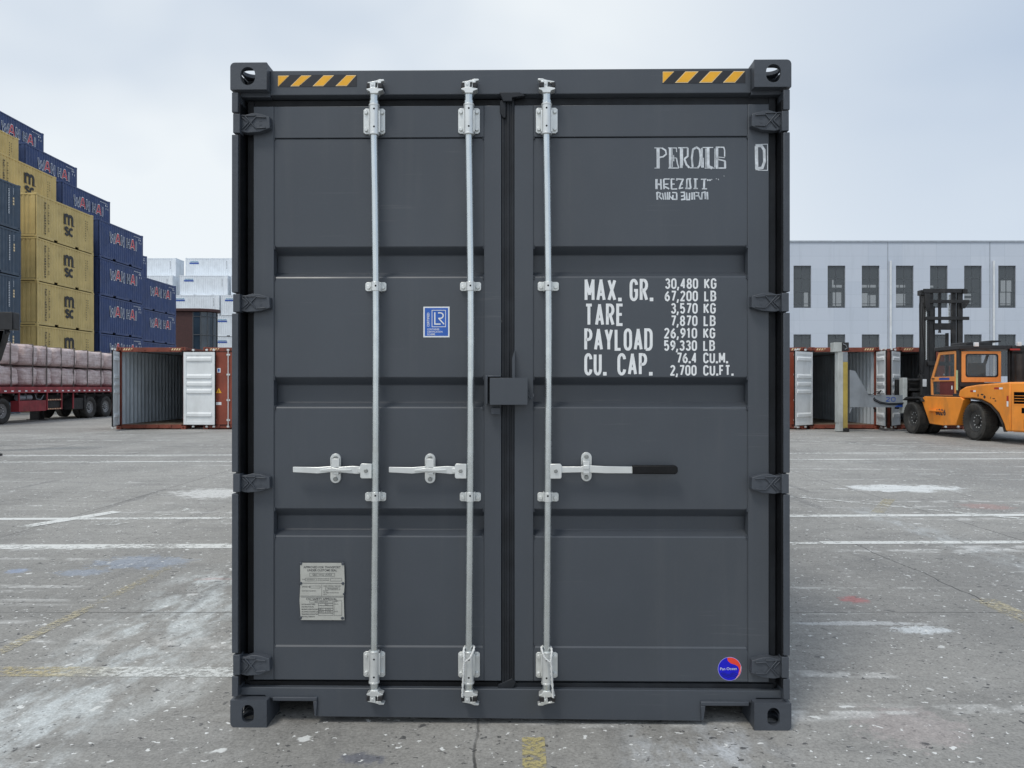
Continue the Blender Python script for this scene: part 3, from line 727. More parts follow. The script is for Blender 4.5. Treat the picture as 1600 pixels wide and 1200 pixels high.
# ---- doors
DF = .060          # depth of the stile face
def door_leaf(x0, x1, s0, s1):
    """x0,x1 outer px; s0,s1 inner edges of stiles"""
    mb = MB()
    yt, yb = 164.5, 1064
    mb.box(U(x0, DF), U(s0, DF), D + DF, D + DF + .05, V(yb, DF), V(yt, DF))
    mb.box(U(s1, DF), U(x1, DF), D + DF, D + DF + .05, V(yb, DF), V(yt, DF))
    mb.box(U(s0, DF), U(s1, DF), D + DF + .0016, D + DF + .048, V(214, DF), V(yt, DF))
    mb.box(U(s0, DF), U(s1, DF), D + DF + .0016, D + DF + .048, V(yb, DF), V(1012.5, DF))
    root = fin(mb, 'door', M['paint'], cont, bevel=.0022)
    # pressed panel
    m0, m1, e0 = DF + .006, DF + .060, .0035
    P = [(214.5, DF + .012), (216, m0)]
    for (a, b_, c_, d_) in ((385, 397.5, 424.5, 433), (589.5, 602, 628.5, 637), (795.5, 808.5, 829.5, 839)):
        P += [(a - .8, m0), (a + .6, m0 + .003), (b_ - 1, m1 - .002), (b_ + .5, m1), (c_ - .7, m1), (c_ + 1, m1 - .004), (d_ - 1.2, m0 + .003), (d_ + 1, m0)]
    P += [(1009.5, m0), (1012.4, DF + .001)]
    mb = MB(); N = 2
    rows = []
    for (py, dep) in P:
        z = V(py, DF + (dep - DF) * .35)
        rows.append([mb.v((U(s0 - 1 + (s1 - s0 + 2) * k / N, DF), D + dep, z)) for k in range(N + 1)])
    for a, b_ in zip(rows, rows[1:]):
        for k in range(N): mb.f([a[k], a[k + 1], b_[k + 1], b_[k]])
    bmesh.ops.recalc_face_normals(mb.bm, faces=mb.bm.faces)
    p = mb.build('pressed_panel', M['paint'], root, smooth=18)
    return root
dl = door_leaf(394, 783, 426, 756); dr = door_leaf(803.5, 1199.5, 833, 1167)
for par_, xs_ in ((dl, (427, 755)), (dr, (834, 1166))):
    for xx_ in xs_:
        for yy_ in (214, 385, 433, 590, 637, 796, 839, 1011):
            mb = MB()
            for k_ in range(4):
                mb.cyl((U(xx_ + random.uniform(-1, 1), DF), D + DF + .010, V(yy_ + k_ * 1.6 - 2, DF)), (U(xx_, DF), D + DF - .0005, V(yy_ + k_ * 1.6 - 2, DF)), .0045, 7, .0022)
            fin(mb, 'weld_bead', M['paint2'], par_)

# seals round the doors
mb = MB()
pbox(mb, 384.5, 395, 156, 1078, .078, .10); pbox(mb, 384.5, 789, 155.5, 166, .082, .10); pbox(mb, 380, 789, 1062, 1070, .080, .10)
fs = Fr((U(385, .06), D, 0), (0, 1, 0), (0, 0, 1))
mb.prism(fs, [(.072, V(1066.5, .07)), (.072, V(1077, .07)), (.11, V(1077.5, .07)), (.11, V(1064, .07))], 0, U(786, .06) - U(385, .06))
fin(mb, 'gasket', M['gasket'], dl, bevel=.002)
mb = MB()
pbox(mb, 1198.5, 1210, 154, 1080, .078, .10); pbox(mb, 797, 1210, 153.5, 166, .082, .10); pbox(mb, 797, 1212, 1062, 1070, .080, .10)
fs = Fr((U(800, .06), D, 0), (0, 1, 0), (0, 0, 1))
mb.prism(fs, [(.070, V(1066.5, .07)), (.070, V(1078, .07)), (.11, V(1078.5, .07)), (.11, V(1064, .07))], 0, U(1208, .06) - U(800, .06))
# centre strip, ridged
pbox(mb, 783.5, 804, 150, 1071, .066, .10)
for (a, b_) in ((784, 787.5), (791, 796), (799, 803)): pbox(mb, a, b_, 152, 1070, .0615, .068)
pprism(mb, [(780, 144), (812, 144), (821, 149.5), (800, 152), (800, 158), (786, 158)], .040, .07)
pprism(mb, [(781, 158), (790, 152), (790, 184), (786, 184), (781, 176)], .052, .07)
pprism(mb, [(778, 1070), (800, 1060), (806, 1066), (800, 1079), (778, 1078)], .056, .08)
fin(mb, 'gasket', M['seam'], dr, bevel=.0025)

# ---- hinges
def hinge(sx, l, par):
    y0, y1 = l; cy = (y0 + y1) / 2
    def X(p): return p if sx < 0 else 1592.5 - p       # mirror about container centre
    mb = MB()
    pts = [(371, y0 + 1), (381, y0 + 2.5), (392, y0 - .5), (403, y0 + .5), (419, y0 + 5), (420, cy + 8), (404, y1 - 1), (384, y1 + .5), (371, y1 - 2)]
    pprism(mb, [(X(a), b_) for a, b_ in pts], .026, .066)
    a, b_ = X(361.2), X(372); mb.box(U(min(a, b_)), U(max(a, b_)), D + .004, D + .05, V(y1), V(y0))
    d = .0245
    for st in ([(376, y0 + 6), (386, cy), (376, y1 - 5)], [(381, y1 - 4), (398, cy - 9), (414, cy - 8)], [(381, y0 + 4.5), (398, cy + 9), (414, cy + 8)], [(374, y0 + 4), (398, y0 + 4)]):
        
        P = ppoly([(X(p_), q_) for p_, q_ in st], d)
        for k_ in range(len(P) - 1):
            a1, b1 = Vector(P[k_]), Vector(P[k_ + 1]); e = (b1 - a1).normalized(); n_ = Vector((-e.y, e.x)) * .0022
            mb.prism(FC, [tuple(a1 - n_), tuple(b1 - n_), tuple(b1 + n_), tuple(a1 + n_)], -.028, -.0195 + .0004 * k_)
    for dx_, dy_ in ((405, cy - 3), (405, cy + 3)):
        mb.ribbon(FC, ppoly([(X(dx_ - 2), dy_), (X(dx_ + 2), dy_)], d), .003, -.0245)
    return fin(mb, 'hinge', M['paint2'], par, bevel=.002)
for l in lugs: hinge(-1, l, dl); hinge(1, (l[0] - .5, l[1] + .5), dr)

# ---- lock bars
BD = .018      # depth of bar axis
def lock_bar(cx, par, flip=1):
    def X(dx): return cx + dx * flip
    mb = MB()
    pts = []
    for py, dx in ((150, -1), (215, -1.2), (300, .2), (420, 1.6), (520, 2.0), (620, 1.8), (740, 1.2), (860, .3), (960, -.6), (1015, -1), (1085, -1.2)):
        pts.append((U(cx + dx, BD), D + BD, V(py, BD)))
    mb.tube(pts, .0158, 16)
    x = cx - 1
    def cyl(y0, y1, r, r2=None): mb.cyl((U(x, BD), D + BD, V(y1, BD)), (U(x, BD), D + BD, V(y0, BD)), r, 18, r2)
    cyl(145.5, 162, .0180); cyl(158, 163, .0215); cyl(143.5, 147.5, .0195)
    cyl(1064, 1080, .0185); cyl(1062, 1066.5, .0215)
    fin(mb, 'lock_bar', M['galv'], par, smooth=40)
    # cams
    for (t_, s) in ((143.5, -1), (1081.5, 1)):       # s: direction of the cam tip in y
        mb = MB()
        def Y(d): return t_ + s * d
        c = x
        pprism(mb, [(c - 6, Y(-1)), (c + 6, Y(-1)), (c + 7, Y(2)), (c + 13.5, Y(4.2)), (c + 13.5, Y(6.2)), (c + 4, Y(8)), (c - 4, Y(8)), (c - 12, Y(6.2)), (c - 12, Y(4.5)), (c - 7, Y(2))], -.006, .038)
        pprism(mb, [(c - 6.5, Y(7)), (c + 1.5, Y(7)), (c + 2, Y(18)), (c - 7, Y(17))], -.004, .036)
        mb.cyl((U(c - 2.5), D - .007, V(Y(12))), (U(c - 2.5), D - .004, V(Y(12))), .006, 10)
        pprism(mb, [(X(-12), Y(13)), (X(-11), Y(16.5)), (X(-2), Y(18)), (X(4), Y(19.5)), (X(7), Y(21)), (X(14), Y(21)), (X(15), Y(18.5)), (X(5), Y(16)), (X(-4), Y(15))], .0, .03)
        pprism(mb, [(X(3.5), Y(7)), (X(8), Y(8)), (X(10), Y(17)), (X(5), Y(18.5))], -.008, .02)
        fin(mb, 'locking_cam', M['galv2'], par, bevel=.002)
        for (a, b_) in ((-13, -7.2), (4.5, 12)):
            mb = MB()
            x0_, x1_ = sorted((X(a), X(b_))); y0_, y1_ = sorted((Y(7.5), Y(15.5)))
            pbox(mb, x0_, x1_, y0_, y1_, -.0095 if a > 0 else -.004, .046)
            fin(mb, 'cam_keeper', M['black'], par, bevel=.003)
    # long brackets
    for (a, b_, ex) in ((167.5, 209.5, 0), (1018, 1060, 1)):
        mb = MB()
        for s in (-1, 1):
            P = [(x + s * 7, a + 1), (x + s * 14, a + 1), (x + s * 17, a + 3.5), (x + s * 17, b_ - 3.5), (x + s * 14, b_ - 1), (x + s * 7, b_ - 1)]
            pprism(mb, P, DF - .008, DF)
            pprism(mb, [(x + s * 7, a + 4), (x + s * 9, a + 4), (x + s * 9, b_ - 4), (x + s * 7, b_ - 4)], .010, DF - .004)
            for by in (a + 7.5, b_ - 7.5):
                mb.cyl((U(x + s * 12.6, .05), D + DF - .007, V(by, .05)), (U(x + s * 12.6, .05), D + DF - .019, V(by, .05)), .0085, 12)
        y0_, y1_ = (a - 4, b_) if not ex else (a, b_ + 7)
        mb.cyl((U(x, BD), D + BD, V(y1_, BD)), (U(x, BD), D + BD, V(y0_, BD)), .0222, 20)
        mb.cyl((U(x, BD), D + BD, V(y1_ + 1, BD)), (U(x, BD), D + BD, V(y1_ - 2, BD)), .0236, 20)
        mb.cyl((U(x, BD), D + BD, V(y0_ + 2, BD)), (U(x, BD), D + BD, V(y0_ - 1, BD)), .0236, 20)
        mb.mi = 1
        for by in (a + 1.5, b_ - 12.5) if not ex else (a + 13, b_ - 1):
            mb.cyl((U(x, 0), D + BD - .0205, V(by, 0)), (U(x, 0), D + BD - .0232, V(by, 0)), .0042, 12)
        recalc(mb); mb.build('bar_bracket', [M['galv2'], M['hole']], par, bevel=.0015)
    # small guides
    for cy_ in (447.5, 776.5):
        mb = MB(); xx = cx + (1.4 if cy_ < 500 else 1.0)
        for s in (-1, 1):
            P = [(xx + s * 6, cy_ - 7), (xx + s * 14, cy_ - 7), (xx + s * 16.5, cy_ - 5), (xx + s * 16.5, cy_ + 5), (xx + s * 14, cy_ + 7), (xx + s * 6, cy_ + 7)]
            pprism(mb, P, DF - .006, DF + .005)
            mb.cyl((U(xx + s * 11.5, .05), D + DF - .005, V(cy_ + 1, .05)), (U(xx + s * 11.5, .05), D + DF - .016, V(cy_ + 1, .05)), .009, 12)
            pprism(mb, [(xx + s * 5.5, cy_ - 7), (xx + s * 7.5, cy_ - 7), (xx + s * 7.5, cy_ + 7), (xx + s * 5.5, cy_ + 7)], .012, DF - .002)
        mb.cyl((U(xx, BD), D + BD, V(cy_ + 7, BD)), (U(xx, BD), D + BD, V(cy_ - 7.5, BD)), .0195, 20)
        mb.mi = 1; mb.cyl((U(xx, 0), D + BD - .018, V(cy_ - 1.5, 0)), (U(xx, 0), D + BD - .0208, V(cy_ - 1.5, 0)), .0042, 12)
        recalc(mb); mb.build('bar_guide', [M['galv2'], M['hole']], par, bevel=.0015)
    return mb
lock_bar(585, dl); lock_bar(733.5, dl); lock_bar(855, dr, -1)
# ---- handles
def catch(cx, cy, par, wide):
    mb = MB()
    h0, h1 = (709, 755.5) if wide else (706.5, 752)
    n = 10; w_ = 8.2
    P = [(cx - w_ * math.cos(R(180 * i / n)), h0 + w_ - w_ * math.sin(R(180 * i / n))) for i in range(n + 1)] + [(cx + w_ * math.cos(R(180 * i / n)), h1 - w_ + w_ * math.sin(R(180 * i / n))) for i in range(n + 1)]
    pprism(mb, P, DF - .006, DF + .008)
    mb.mi = 1
    for by in (h0 + 7, h1 - 6.5): mb.cyl((U(cx, .05), D + DF, V(by, .05)), (U(cx, .05), D + DF - .018, V(by, .05)), .0095, 12)
    mb.mi = 0
    if wide:
        pprism(mb, [(cx - 6, h0 + 8), (cx + 6, h0 + 8), (cx + 6, cy - 4), (cx + 2, cy + 3), (cx - 3, cy + 3), (cx - 9, cy - 3), (cx - 6, cy - 6)], .012, .02)
        pprism(mb, [(cx - 25, cy + 1), (cx - 5, cy - 3), (cx + 6, cy - 1), (cx + 25, cy), (cx + 25, cy + 1.8), (cx + 3, cy + 3), (cx - 24, cy + 2.5)], .004, .016)
        pprism(mb, [(cx - 4, cy + 3), (cx + 5, cy + 3), (cx + 5, cy + 8), (cx - 4, cy + 8)], .018, DF)
        pprism(mb, [(cx - 8, cy - 18), (cx - 6, cy - 18), (cx - 6, cy - 8), (cx - 8, cy - 8)], .02, DF)
    else:
        pprism(mb, [(cx - 5.5, cy - 14), (cx + 5, cy - 14), (cx + 5, cy - 8), (cx + 5, cy + 6), (cx - 5, cy + 6), (cx - 5, cy - 8)], .008, .020)
        pprism(mb, [(cx - 4.5, cy - 7), (cx + 4.5, cy - 7), (cx + 4.5, cy - 1), (cx - 4.5, cy - 1)], .003, .012)
        pprism(mb, [(cx - 5, cy - 14), (cx + 5, cy - 14), (cx + 5, cy - 9), (cx - 5, cy - 9)], .018, DF)
        pprism(mb, [(cx - 5, cy + 4), (cx + 5, cy + 4), (cx + 5, cy + 8), (cx - 5, cy + 8)], .018, DF)
        pprism(mb, [(cx - 8, cy - 19), (cx - 6, cy - 19), (cx - 6, cy - 8), (cx - 8, cy - 8)], .03, DF)
    fin(mb, 'handle_catch', [M['galv2'], M['bolt']], par, bevel=.0015)
def handle(barx, x0, x1, cx, par, right=False):
    mb = MB()
    s = 1 if right else -1
    P = [(barx + s * 4, 725), (barx + s * 20, 724.5), (barx + s * 22, 727), (barx + s * 22, 746), (barx + s * 20, 748), (barx + s * 4, 748)]
    pprism(mb, P, .004, .012); pprism(mb, [(a, b_) for a, b_ in P], .026, .032)
    mb.mi = 1; mb.cyl((U(barx + s * 13, 0), D + .034, V(736)), (U(barx + s * 13, 0), D - .004, V(736)), .0085, 14); mb.mi = 0
    if not right:
        a = barx - 14
        pprism(mb, [(a, 729.5), (a - 20, 728.5), (cx + 6, 730), (cx - 10, 729), (cx - 28, 730.5), (x0, 730), (x0, 738.5), (cx - 28, 740.5), (cx - 10, 738.5), (cx + 5, 738.5), (a - 14, 741), (a, 739.5)], .012, .025)
        pprism(mb, [(a, 731), (a - 12, 731.5), (a - 12, 739), (a, 739)], .008, .0125)
    else:
        a = barx + 16
        pprism(mb, [(a, 729), (a + 36, 729), (a + 44, 726.8), (a + 75, 728.5), (989, 729), (989, 739.5), (a + 75, 739.5), (a + 40, 738), (a, 739)], .012, .025)
    h = fin(mb, 'door_handle', [M['galv2'], M['bolt']], par, bevel=.002)
    catch(cx, 734, par, not right)
    if right:
        mb = MB(); pprism(mb, [(988, 727.3), (1055, 727), (1058.5, 730), (1058.5, 738), (1055, 740.8), (988, 740.5)], .004, .030)
        fin(mb, 'handle_grip', M['grip'], par, bevel=.004)
handle(584, 456, 0, 523, dl); handle(732.5, 607, 0, 671.5, dl); handle(855.5, 0, 0, 916, dr, True)
# ---- lock box, hook, stop
mb = MB(); mb.plate(FC, ppoly([(765, 590), (824.5, 590), (824.5, 632.5), (765, 632.5)], -.035), [ppoly([(768, 631.5), (768, 630.8), (821, 630.8), (821, 631.5)], -.035)], .028, .032)
mb = MB()
mb.box(U(765.5, -.03), U(824.5, -.03), D - .034, D - .030, V(632.5, -.03), V(590.5, -.03))
mb.box(U(765.5, -.03), U(768, -.03), D - .0299, D + .055, V(632.5, -.03), V(590.5, -.03))
mb.box(U(822, -.03), U(824.5, -.03), D - .0299, D + .055, V(632.5, -.03), V(590.5, -.03))
mb.box(U(768.1, -.03), U(821.9, -.03), D - .0299, D + .055, V(592.5, -.03), V(590.6, -.03))
mb.tube([(U(826, .05), D + .045, V(610)), (U(826, .04), D + .02, V(620)), (U(829, .04), D + .016, V(624)), (U(832.5, .04), D + .02, V(621)), (U(833.5, .04), D + .028, V(616))], .0032, 8)
fin(mb, 'lock_box', M['paint'], dr, bevel=.002)
mb = MB()
mb.box(U(758.5, -.01), U(762, -.01), D + .0, D + .06, V(632, 0), V(586.5, 0)); mb.box(U(762.1, 0), U(783, 0), D + .0, D + .06, V(589, 0), V(586.5, 0))
pbox(mb, 767.5, 782, 637, 647.5, .02, .06)
pbox(mb, 762, 784, 592, 632, .05, .062)
fin(mb, 'lock_box_flange', M['paint2'], dl, bevel=.002)
mb = MB(); pprism(mb, [(800, 560), (803.5, 548), (804.5, 548), (804.5, 592), (800, 592)], .03, .064); fin(mb, 'centre_plate', M['paint'], dr, bevel=.001)

# ---- lettering
PD = DF + .006 - .0008
def UV(px, py): return U(px, PD), V(py, PD)
k = (D + PD) / F
mb = MB(); frp = Fr((0, D, 0), (1, 0, 0), (0, 0, 1))
rows = [('MAX.', 913, 970, 'GR.', 983, 1019), ('TARE', 913, 973.5, None, 0, 0), ('PAYLOAD', 912.5, 1018, None, 0, 0), ('CU.', 912.5, 946, 'CAP.', 964, 1018)]
T1 = 4.5 * k
for i, (a, x0, x1, b_, x2, x3) in enumerate(rows):
    top, bot = 436 + i * 38.6, 471 + i * 38.6
    h = (bot - top) * k - T1
    x, y = UV(x0, bot); stroke_text(mb, frp, a, x + T1 / 2, y + T1 / 2, h, 11 * k, T1, 9 * k, d=-PD, width=(x1 - x0) * k)
    if b_:
        x, y = UV(x2, bot); stroke_text(mb, frp, b_, x + T1 / 2, y + T1 / 2, h, 11 * k, T1, 9 * k, d=-PD, width=(x3 - x2) * k)
T2 = 2.7 * k
vals = [('30,480', 1038, 'KG', 1099, 1118), ('67,200', 1037.5, 'LB', 1099, 1118), ('3,570', 1047, 'KG', 1098, 1117), ('7,870', 1047, 'LB', 1098, 1117), ('26,910', 1036.5, 'KG', 1097.5, 1116), ('59,330', 1036.5, 'LB', 1097.5, 1116), ('76.4', 1056, 'CU.M.', 1097.5, 1136), ('2,700', 1046, 'CU.FT.', 1097.5, 1144.5)]
for i, (a, x0, b_, x2, x3) in enumerate(vals):
    top, bot = 435.3 + i * 19.3, 452 + i * 19.3
    h = (bot - top) * k - T2
    x1 = 1089.5 - i * .35
    x, y = UV(x0, bot); stroke_text(mb, frp, a, x + T2 / 2, y + T2 / 2, h, 6 * k, T2, 4.2 * k, d=-PD, width=(x1 - x0) * k)
    x, y = UV(x2, bot); stroke_text(mb, frp, b_, x + T2 / 2, y + T2 / 2, h, 6 * k, T2, 4.2 * k, d=-PD, width=(x3 - x2) * k)
mb.build('weight_lettering', M['white'], dr)
# broken stencil at the top right
mb = MB()
def st(pts, t_=2.0): mb.ribbon(frp, [UV(*p) for p in pts], t_ * k, d=-PD, mi=0)
def zz(pts): return [(1000 + x / 7.62, 215 + y / 7.62) for x, y in pts]
for pts, t_ in (([(208, 130), (210, 372)], 5.2), ([(165, 130), (255, 132)], 1.3), ([(255, 132), (298, 160), (305, 205), (270, 235), (225, 242)], 2.6), ([(165, 370), (228, 370)], 1.4),
                ([(352, 130), (352, 370)], 4.2), ([(326, 130), (425, 132), (428, 180)], 1.4), ([(392, 215), (395, 290)], 1.6), ([(350, 250), (425, 250)], 1.3), ([(330, 370), (455, 370)], 1.6), ([(375, 140), (378, 360)], 1.2), ([(425, 250), (440, 330), (455, 368)], 2),
                ([(482, 130), (484, 370)], 4.4), ([(445, 130), (560, 128)], 1.8), ([(560, 130), (560, 230), (520, 262)], 3), ([(520, 262), (545, 330), (580, 368)], 3.2), ([(500, 140), (500, 340)], 1.2),
                ([(618, 362), (608, 250), (622, 150), (665, 125), (700, 150), (712, 250), (700, 340), (680, 365)], 3.2), ([(585, 368), (690, 370)], 1.5), ([(728, 132), (728, 366)], 2.4), ([(745, 250), (745, 366)], 1.6),
                ([(800, 130), (802, 350), (850, 374)], 4.6), ([(735, 128), (860, 128)], 1.6), ([(760, 372), (880, 372)], 1.5), ([(775, 140), (775, 360)], 1.4),
                ([(905, 130), (905, 370)], 4.4), ([(890, 124), (985, 126), (996, 160), (996, 238)], 2), ([(905, 240), (998, 250)], 1.4), ([(915, 268), (1005, 290)], 2.4), ([(1000, 290), (1002, 372)], 3.4), ([(890, 372), (1012, 372)], 2.2), ([(880, 260), (925, 260)], 1.3), ([(880, 140), (880, 360)], 1.3)):
    st(zz(pts), t_ * .95)
for pts, t_ in (([(190, 500), (190, 620)], 4), ([(190, 560), (240, 565)], 3), ([(240, 500), (245, 625)], 2.6), ([(275, 500), (280, 620)], 2.8), ([(275, 500), (345, 500)], 2), ([(280, 562), (330, 560)], 2), ([(290, 590), (340, 618)], 2.4), ([(365, 500), (368, 622)], 2.6), ([(360, 500), (405, 502)], 2), ([(368, 560), (405, 560)], 1.8), ([(368, 620), (435, 618)], 2),
                ([(428, 520), (432, 500), (505, 505), (478, 560), (458, 620)], 2.6), ([(470, 560), (500, 562)], 1.6), ([(455, 615), (505, 605)], 2), ([(530, 612), (600, 612)], 2.6), ([(550, 500), (548, 605)], 2.4), ([(580, 495), (595, 612)], 3), ([(550, 500), (600, 498)], 2.2), ([(650, 500), (650, 615)], 3.4), ([(630, 500), (680, 502)], 1.8), ([(628, 614), (680, 614)], 2),
                ([(755, 505), (752, 618)], 3.2), ([(715, 505), (780, 503)], 1.8), ([(728, 618), (788, 618)], 2), ([(795, 505), (800, 525)], 2.4), ([(820, 505), (825, 525)], 3), ([(840, 502), (848, 512)], 1.6), ([(893, 500), (905, 498)], 1), ([(920, 500), (926, 515)], 1), ([(985, 462), (992, 472)], 1),
                ([(195, 655), (200, 745)], 3), ([(200, 655), (240, 670), (225, 700)], 2), ([(215, 700), (255, 740)], 2.4), ([(260, 665), (275, 745)], 2.2), ([(290, 660), (300, 745)], 2.6), ([(320, 655), (322, 745)], 2.4), ([(345, 655), (340, 745)], 2.2), ([(375, 660), (430, 662)], 2), ([(385, 690), (380, 740), (430, 742), (428, 665)], 2.4), ([(345, 700), (385, 745)], 2),
                ([(475, 660), (520, 658), (520, 700), (480, 705)], 2.2), ([(480, 745), (525, 740), (522, 700)], 2.6), ([(545, 660), (550, 745), (580, 745), (582, 665)], 2.4), ([(610, 660), (612, 745)], 2.6), ([(635, 658), (640, 745)], 2.4), ([(650, 660), (690, 665), (685, 700), (650, 702)], 2), ([(690, 700), (712, 745)], 2.4), ([(725, 745), (730, 665), (765, 655), (768, 740)], 2.4), ([(790, 655), (795, 745)], 3)):
    st(zz(pts), t_ * .95)
mb.build('worn_stencil', M['worn_white'], dr)
mb = MB(); k2 = (D + DF) / F
for pts, t_ in (([(1370, 112), (1375, 385)], 5), ([(1360, 112), (1430, 112), (1462, 160), (1466, 300), (1440, 372), (1360, 385)], 4.2), ([(1360, 96), (1502, 92), (1502, 402), (1385, 400)], 1.1)):
    mb.ribbon(frp, [(U(x, DF), V(y, DF)) for x, y in zz(pts)], t_ * k2, d=-DF + .0008)
mb.build('stencilled_letter', M['worn_white'], dr)

# certification sticker
mb = MB(); d0 = -PD + .0006
def rect(x0, x1, y0, y1, mi, dd): mb.poly(frp, [UV(x0, y0), UV(x1, y0), UV(x1, y1), UV(x0, y1)], d0 + dd, mi)
rect(661, 702, 479, 527, 0, 0); rect(663.2, 699.8, 481, 524.8, 1, .0004)
mb.ribbon(frp, [UV(674.6, 484.7), UV(695.8, 484.7), UV(695.8, 510.5), UV(674.6, 510.5)], .9 * k, d=d0 + .0008, closed=True, mi=0)
mb.ribbon(frp, [UV(679, 488), UV(679, 506.3), UV(688, 506.3)], 1.9 * k, d=d0 + .001, mi=0)
mb.ribbon(frp, [UV(684, 488.8)] + [UV(687.5 + 4.6 * math.cos(R(a)), 493 - 4.3 * math.sin(R(a))) for a in range(90, -91, -20)] + [UV(685, 497.3), UV(693.5, 506.5)], 1.9 * k, d=d0 + .001, mi=0)
x, y = UV(670.4, 510.5); font_text(mb, frp, 'CERTIFIED', x, y, 5.2 * k, 0, d0 + .0009, sx=.92, bold=.0002, rot=R(90))
for i, s_ in enumerate(('CONTAINER', 'CERTIFICATION', 'SCHEME')):
    x, y = UV(667, 515.8 + i * 3.9); font_text(mb, frp, s_, x, y, 3.9 * k, 0, d0 + .0009, sx=.86, bold=.0001)
mb.build('certification_sticker', [M['white'], M['blue']], dl)
# round emblem on the bottom rail (rail face is 1.6 mm behind the stile)
mb = MB(); RD = DF + .0016; kr = (D + RD) / F; ec = (U(1138.5, RD), V(1043.3, RD)); rr_ = 18.4 * kr; d0 = -RD + .0006
def circ(r, a0=0, a1=360, n=40): return [(ec[0] + r * math.cos(R(a0 + (a1 - a0) * i / n)), ec[1] + r * math.sin(R(a0 + (a1 - a0) * i / n))) for i in range(n)]
mb.poly(frp, circ(rr_), d0, 2); mb.poly(frp, circ(rr_ * .965), d0 + .0004, 0)
# red comma on the upper right
outer = [(ec[0] + rr_ * .965 * math.cos(R(a)), ec[1] + rr_ * .965 * math.sin(R(a))) for a in range(100, -61, -8)]
def E(zx, zy): return (U(950 + zx / 5.333, RD), V(970 + zy / 5.333, RD))
inner = [E(1048, 478), E(1075, 440), E(1084, 400), E(1075, 372), E(1050, 356), E(1015, 346), E(990, 325), E(985, 305)]
mb.poly(frp, outer + inner, d0 + .0008, 1)
mb.ribbon(frp, [E(x, y) for x, y in ((1048, 480), (1080, 440), (1095, 395), (1098, 370))], .5 * kr, d=d0 + .0012, mi=3)
for i, yy in enumerate((430, 442, 455)):
    mb.ribbon(frp, [E(930 + i * 8 + j * (148 - i * 18) / 12, yy - 6 * math.sin(j * .9)) for j in range(13)], .75 * kr, d=d0 + .0010, mi=4)
x, y = E(924, 402); font_text(mb, frp, 'Pan Ocean', x, y, 6.0 * kr, 3, d0 + .0014, sx=1.0, rot=R(1.5))
mb.build('company_emblem', [M['pure_blue'], M['emb_red'], M['lilac'], M['white'], M['deep_blue']], dr)

# data plate
dpz = DF - .004
mb = MB()
P = [(467.5, 880.5), (536.5, 880.5), (537.5, 912), (536, 935), (537, 970), (468.5, 970), (466.5, 940), (468, 912)]
pprism(mb, P, dpz, dpz + .003)
kd = (D + dpz) / F; d0 = -dpz + .0005
def Q(zx, zy): return (U(440 + zx / 10, dpz), V(860 + zy / 10, dpz))
def tx(s_, zx, zy, size, al='LEFT', sx=.9, bold=0): a = Q(zx, zy); font_text(mb, frp, s_, a[0], a[1], size / 10 * kd * 1.33, 1, d0, al, sx, bold)
tx('APPROVED FOR TRANSPORT', 620, 288, 36, 'CENTER', .93, .0002); tx('UNDER CUSTOMS SEAL', 620, 336, 36, 'CENTER', .93, .0002)
def bx(x0, y0, x1, y1): mb.ribbon(frp, [Q(x0, y0), Q(x1, y0), Q(x1, y1), Q(x0, y1)], .35 * kd, d=d0, closed=True, mi=1)
bx(425, 365, 818, 415); tx('GB/C 10102 LR3923', 620, 405, 34, 'CENTER', .8)
bx(358, 443, 530, 487); tx('TYPE', 303, 475, 20, sx=.8); tx('PAN-40HC-01', 444, 474, 20, 'CENTER', .8); tx('MANUFACTURER NO.', 548, 460, 18, sx=.8); tx('OF THE CONTAINER', 548, 486, 18, sx=.8); bx(750, 443, 930, 487)
mb.ribbon(frp, [Q(285, 522), Q(965, 526)], .5 * kd, d=d0, mi=1); mb.ribbon(frp, [Q(280, 724), Q(960, 724)], .5 * kd, d=d0, mi=1); mb.ribbon(frp, [Q(285, 742), Q(955, 742)], .4 * kd, d=d0, mi=1); mb.ribbon(frp, [Q(615, 545), Q(615, 722)], .4 * kd, d=d0, mi=1)
tx('OWNER NO.', 300, 590, 24, sx=.8); bx(425, 565, 590, 598); tx('REGISTERED EQUIPMENT', 300, 652, 18, sx=.85)
tx('TIMBER COMPONENT TREATMENT', 640, 576, 20, sx=.66); bx(672, 592, 900, 625); tx('IM/TAILEM/2018', 786, 618, 22, 'CENTER', .8)
for i, s_ in enumerate(('IMMUNITY', 'THE TIMBER TREATED FOR THE', 'INSECTS')): tx(s_, 635, 652 + i * 27, 18, sx=.72)
tx('CSC SAFETY APPROVAL', 612, 786, 36, 'CENTER', .95, .0002); bx(425, 795, 790, 830); tx('GB/LR 10102-07/2019', 607, 822, 22, 'CENTER', .8)
for i, s_ in enumerate(('DATE MANUFACTURED', 'IDENTIFICATION NO.', 'MAXIMUM OPERATING GROSS', 'ALLOWABLE STACKING LOAD', 'TRANSVERSE RACKING TEST', 'END WALL STRENGTH')): tx(s_, 297, 864 + i * 38.5, 21, sx=.72, bold=.0001)
for i in range(5): bx(560, 838 + i * 38.5, 790, 872 + i * 38.5)
mb.ribbon(frp, [Q(675, 915), Q(675, 990)], .4 * kd, d=d0, mi=1)
tx('2023', 690, 866, 24, 'CENTER', .9)
for i, s_ in enumerate(('30,480 KG', '216,000 KG')): tx(s_, 565, 940 + i * 38.5, 20, sx=.66); tx('67,200 LB' if i == 0 else '476,190 LB', 690, 940 + i * 38.5, 20, sx=.6)
bx(808, 795, 930, 1025); tx('NEXT', 815, 815, 18); tx('EXAM.', 815, 858, 18); tx('DATE', 815, 975, 18)
mb.mi = 2
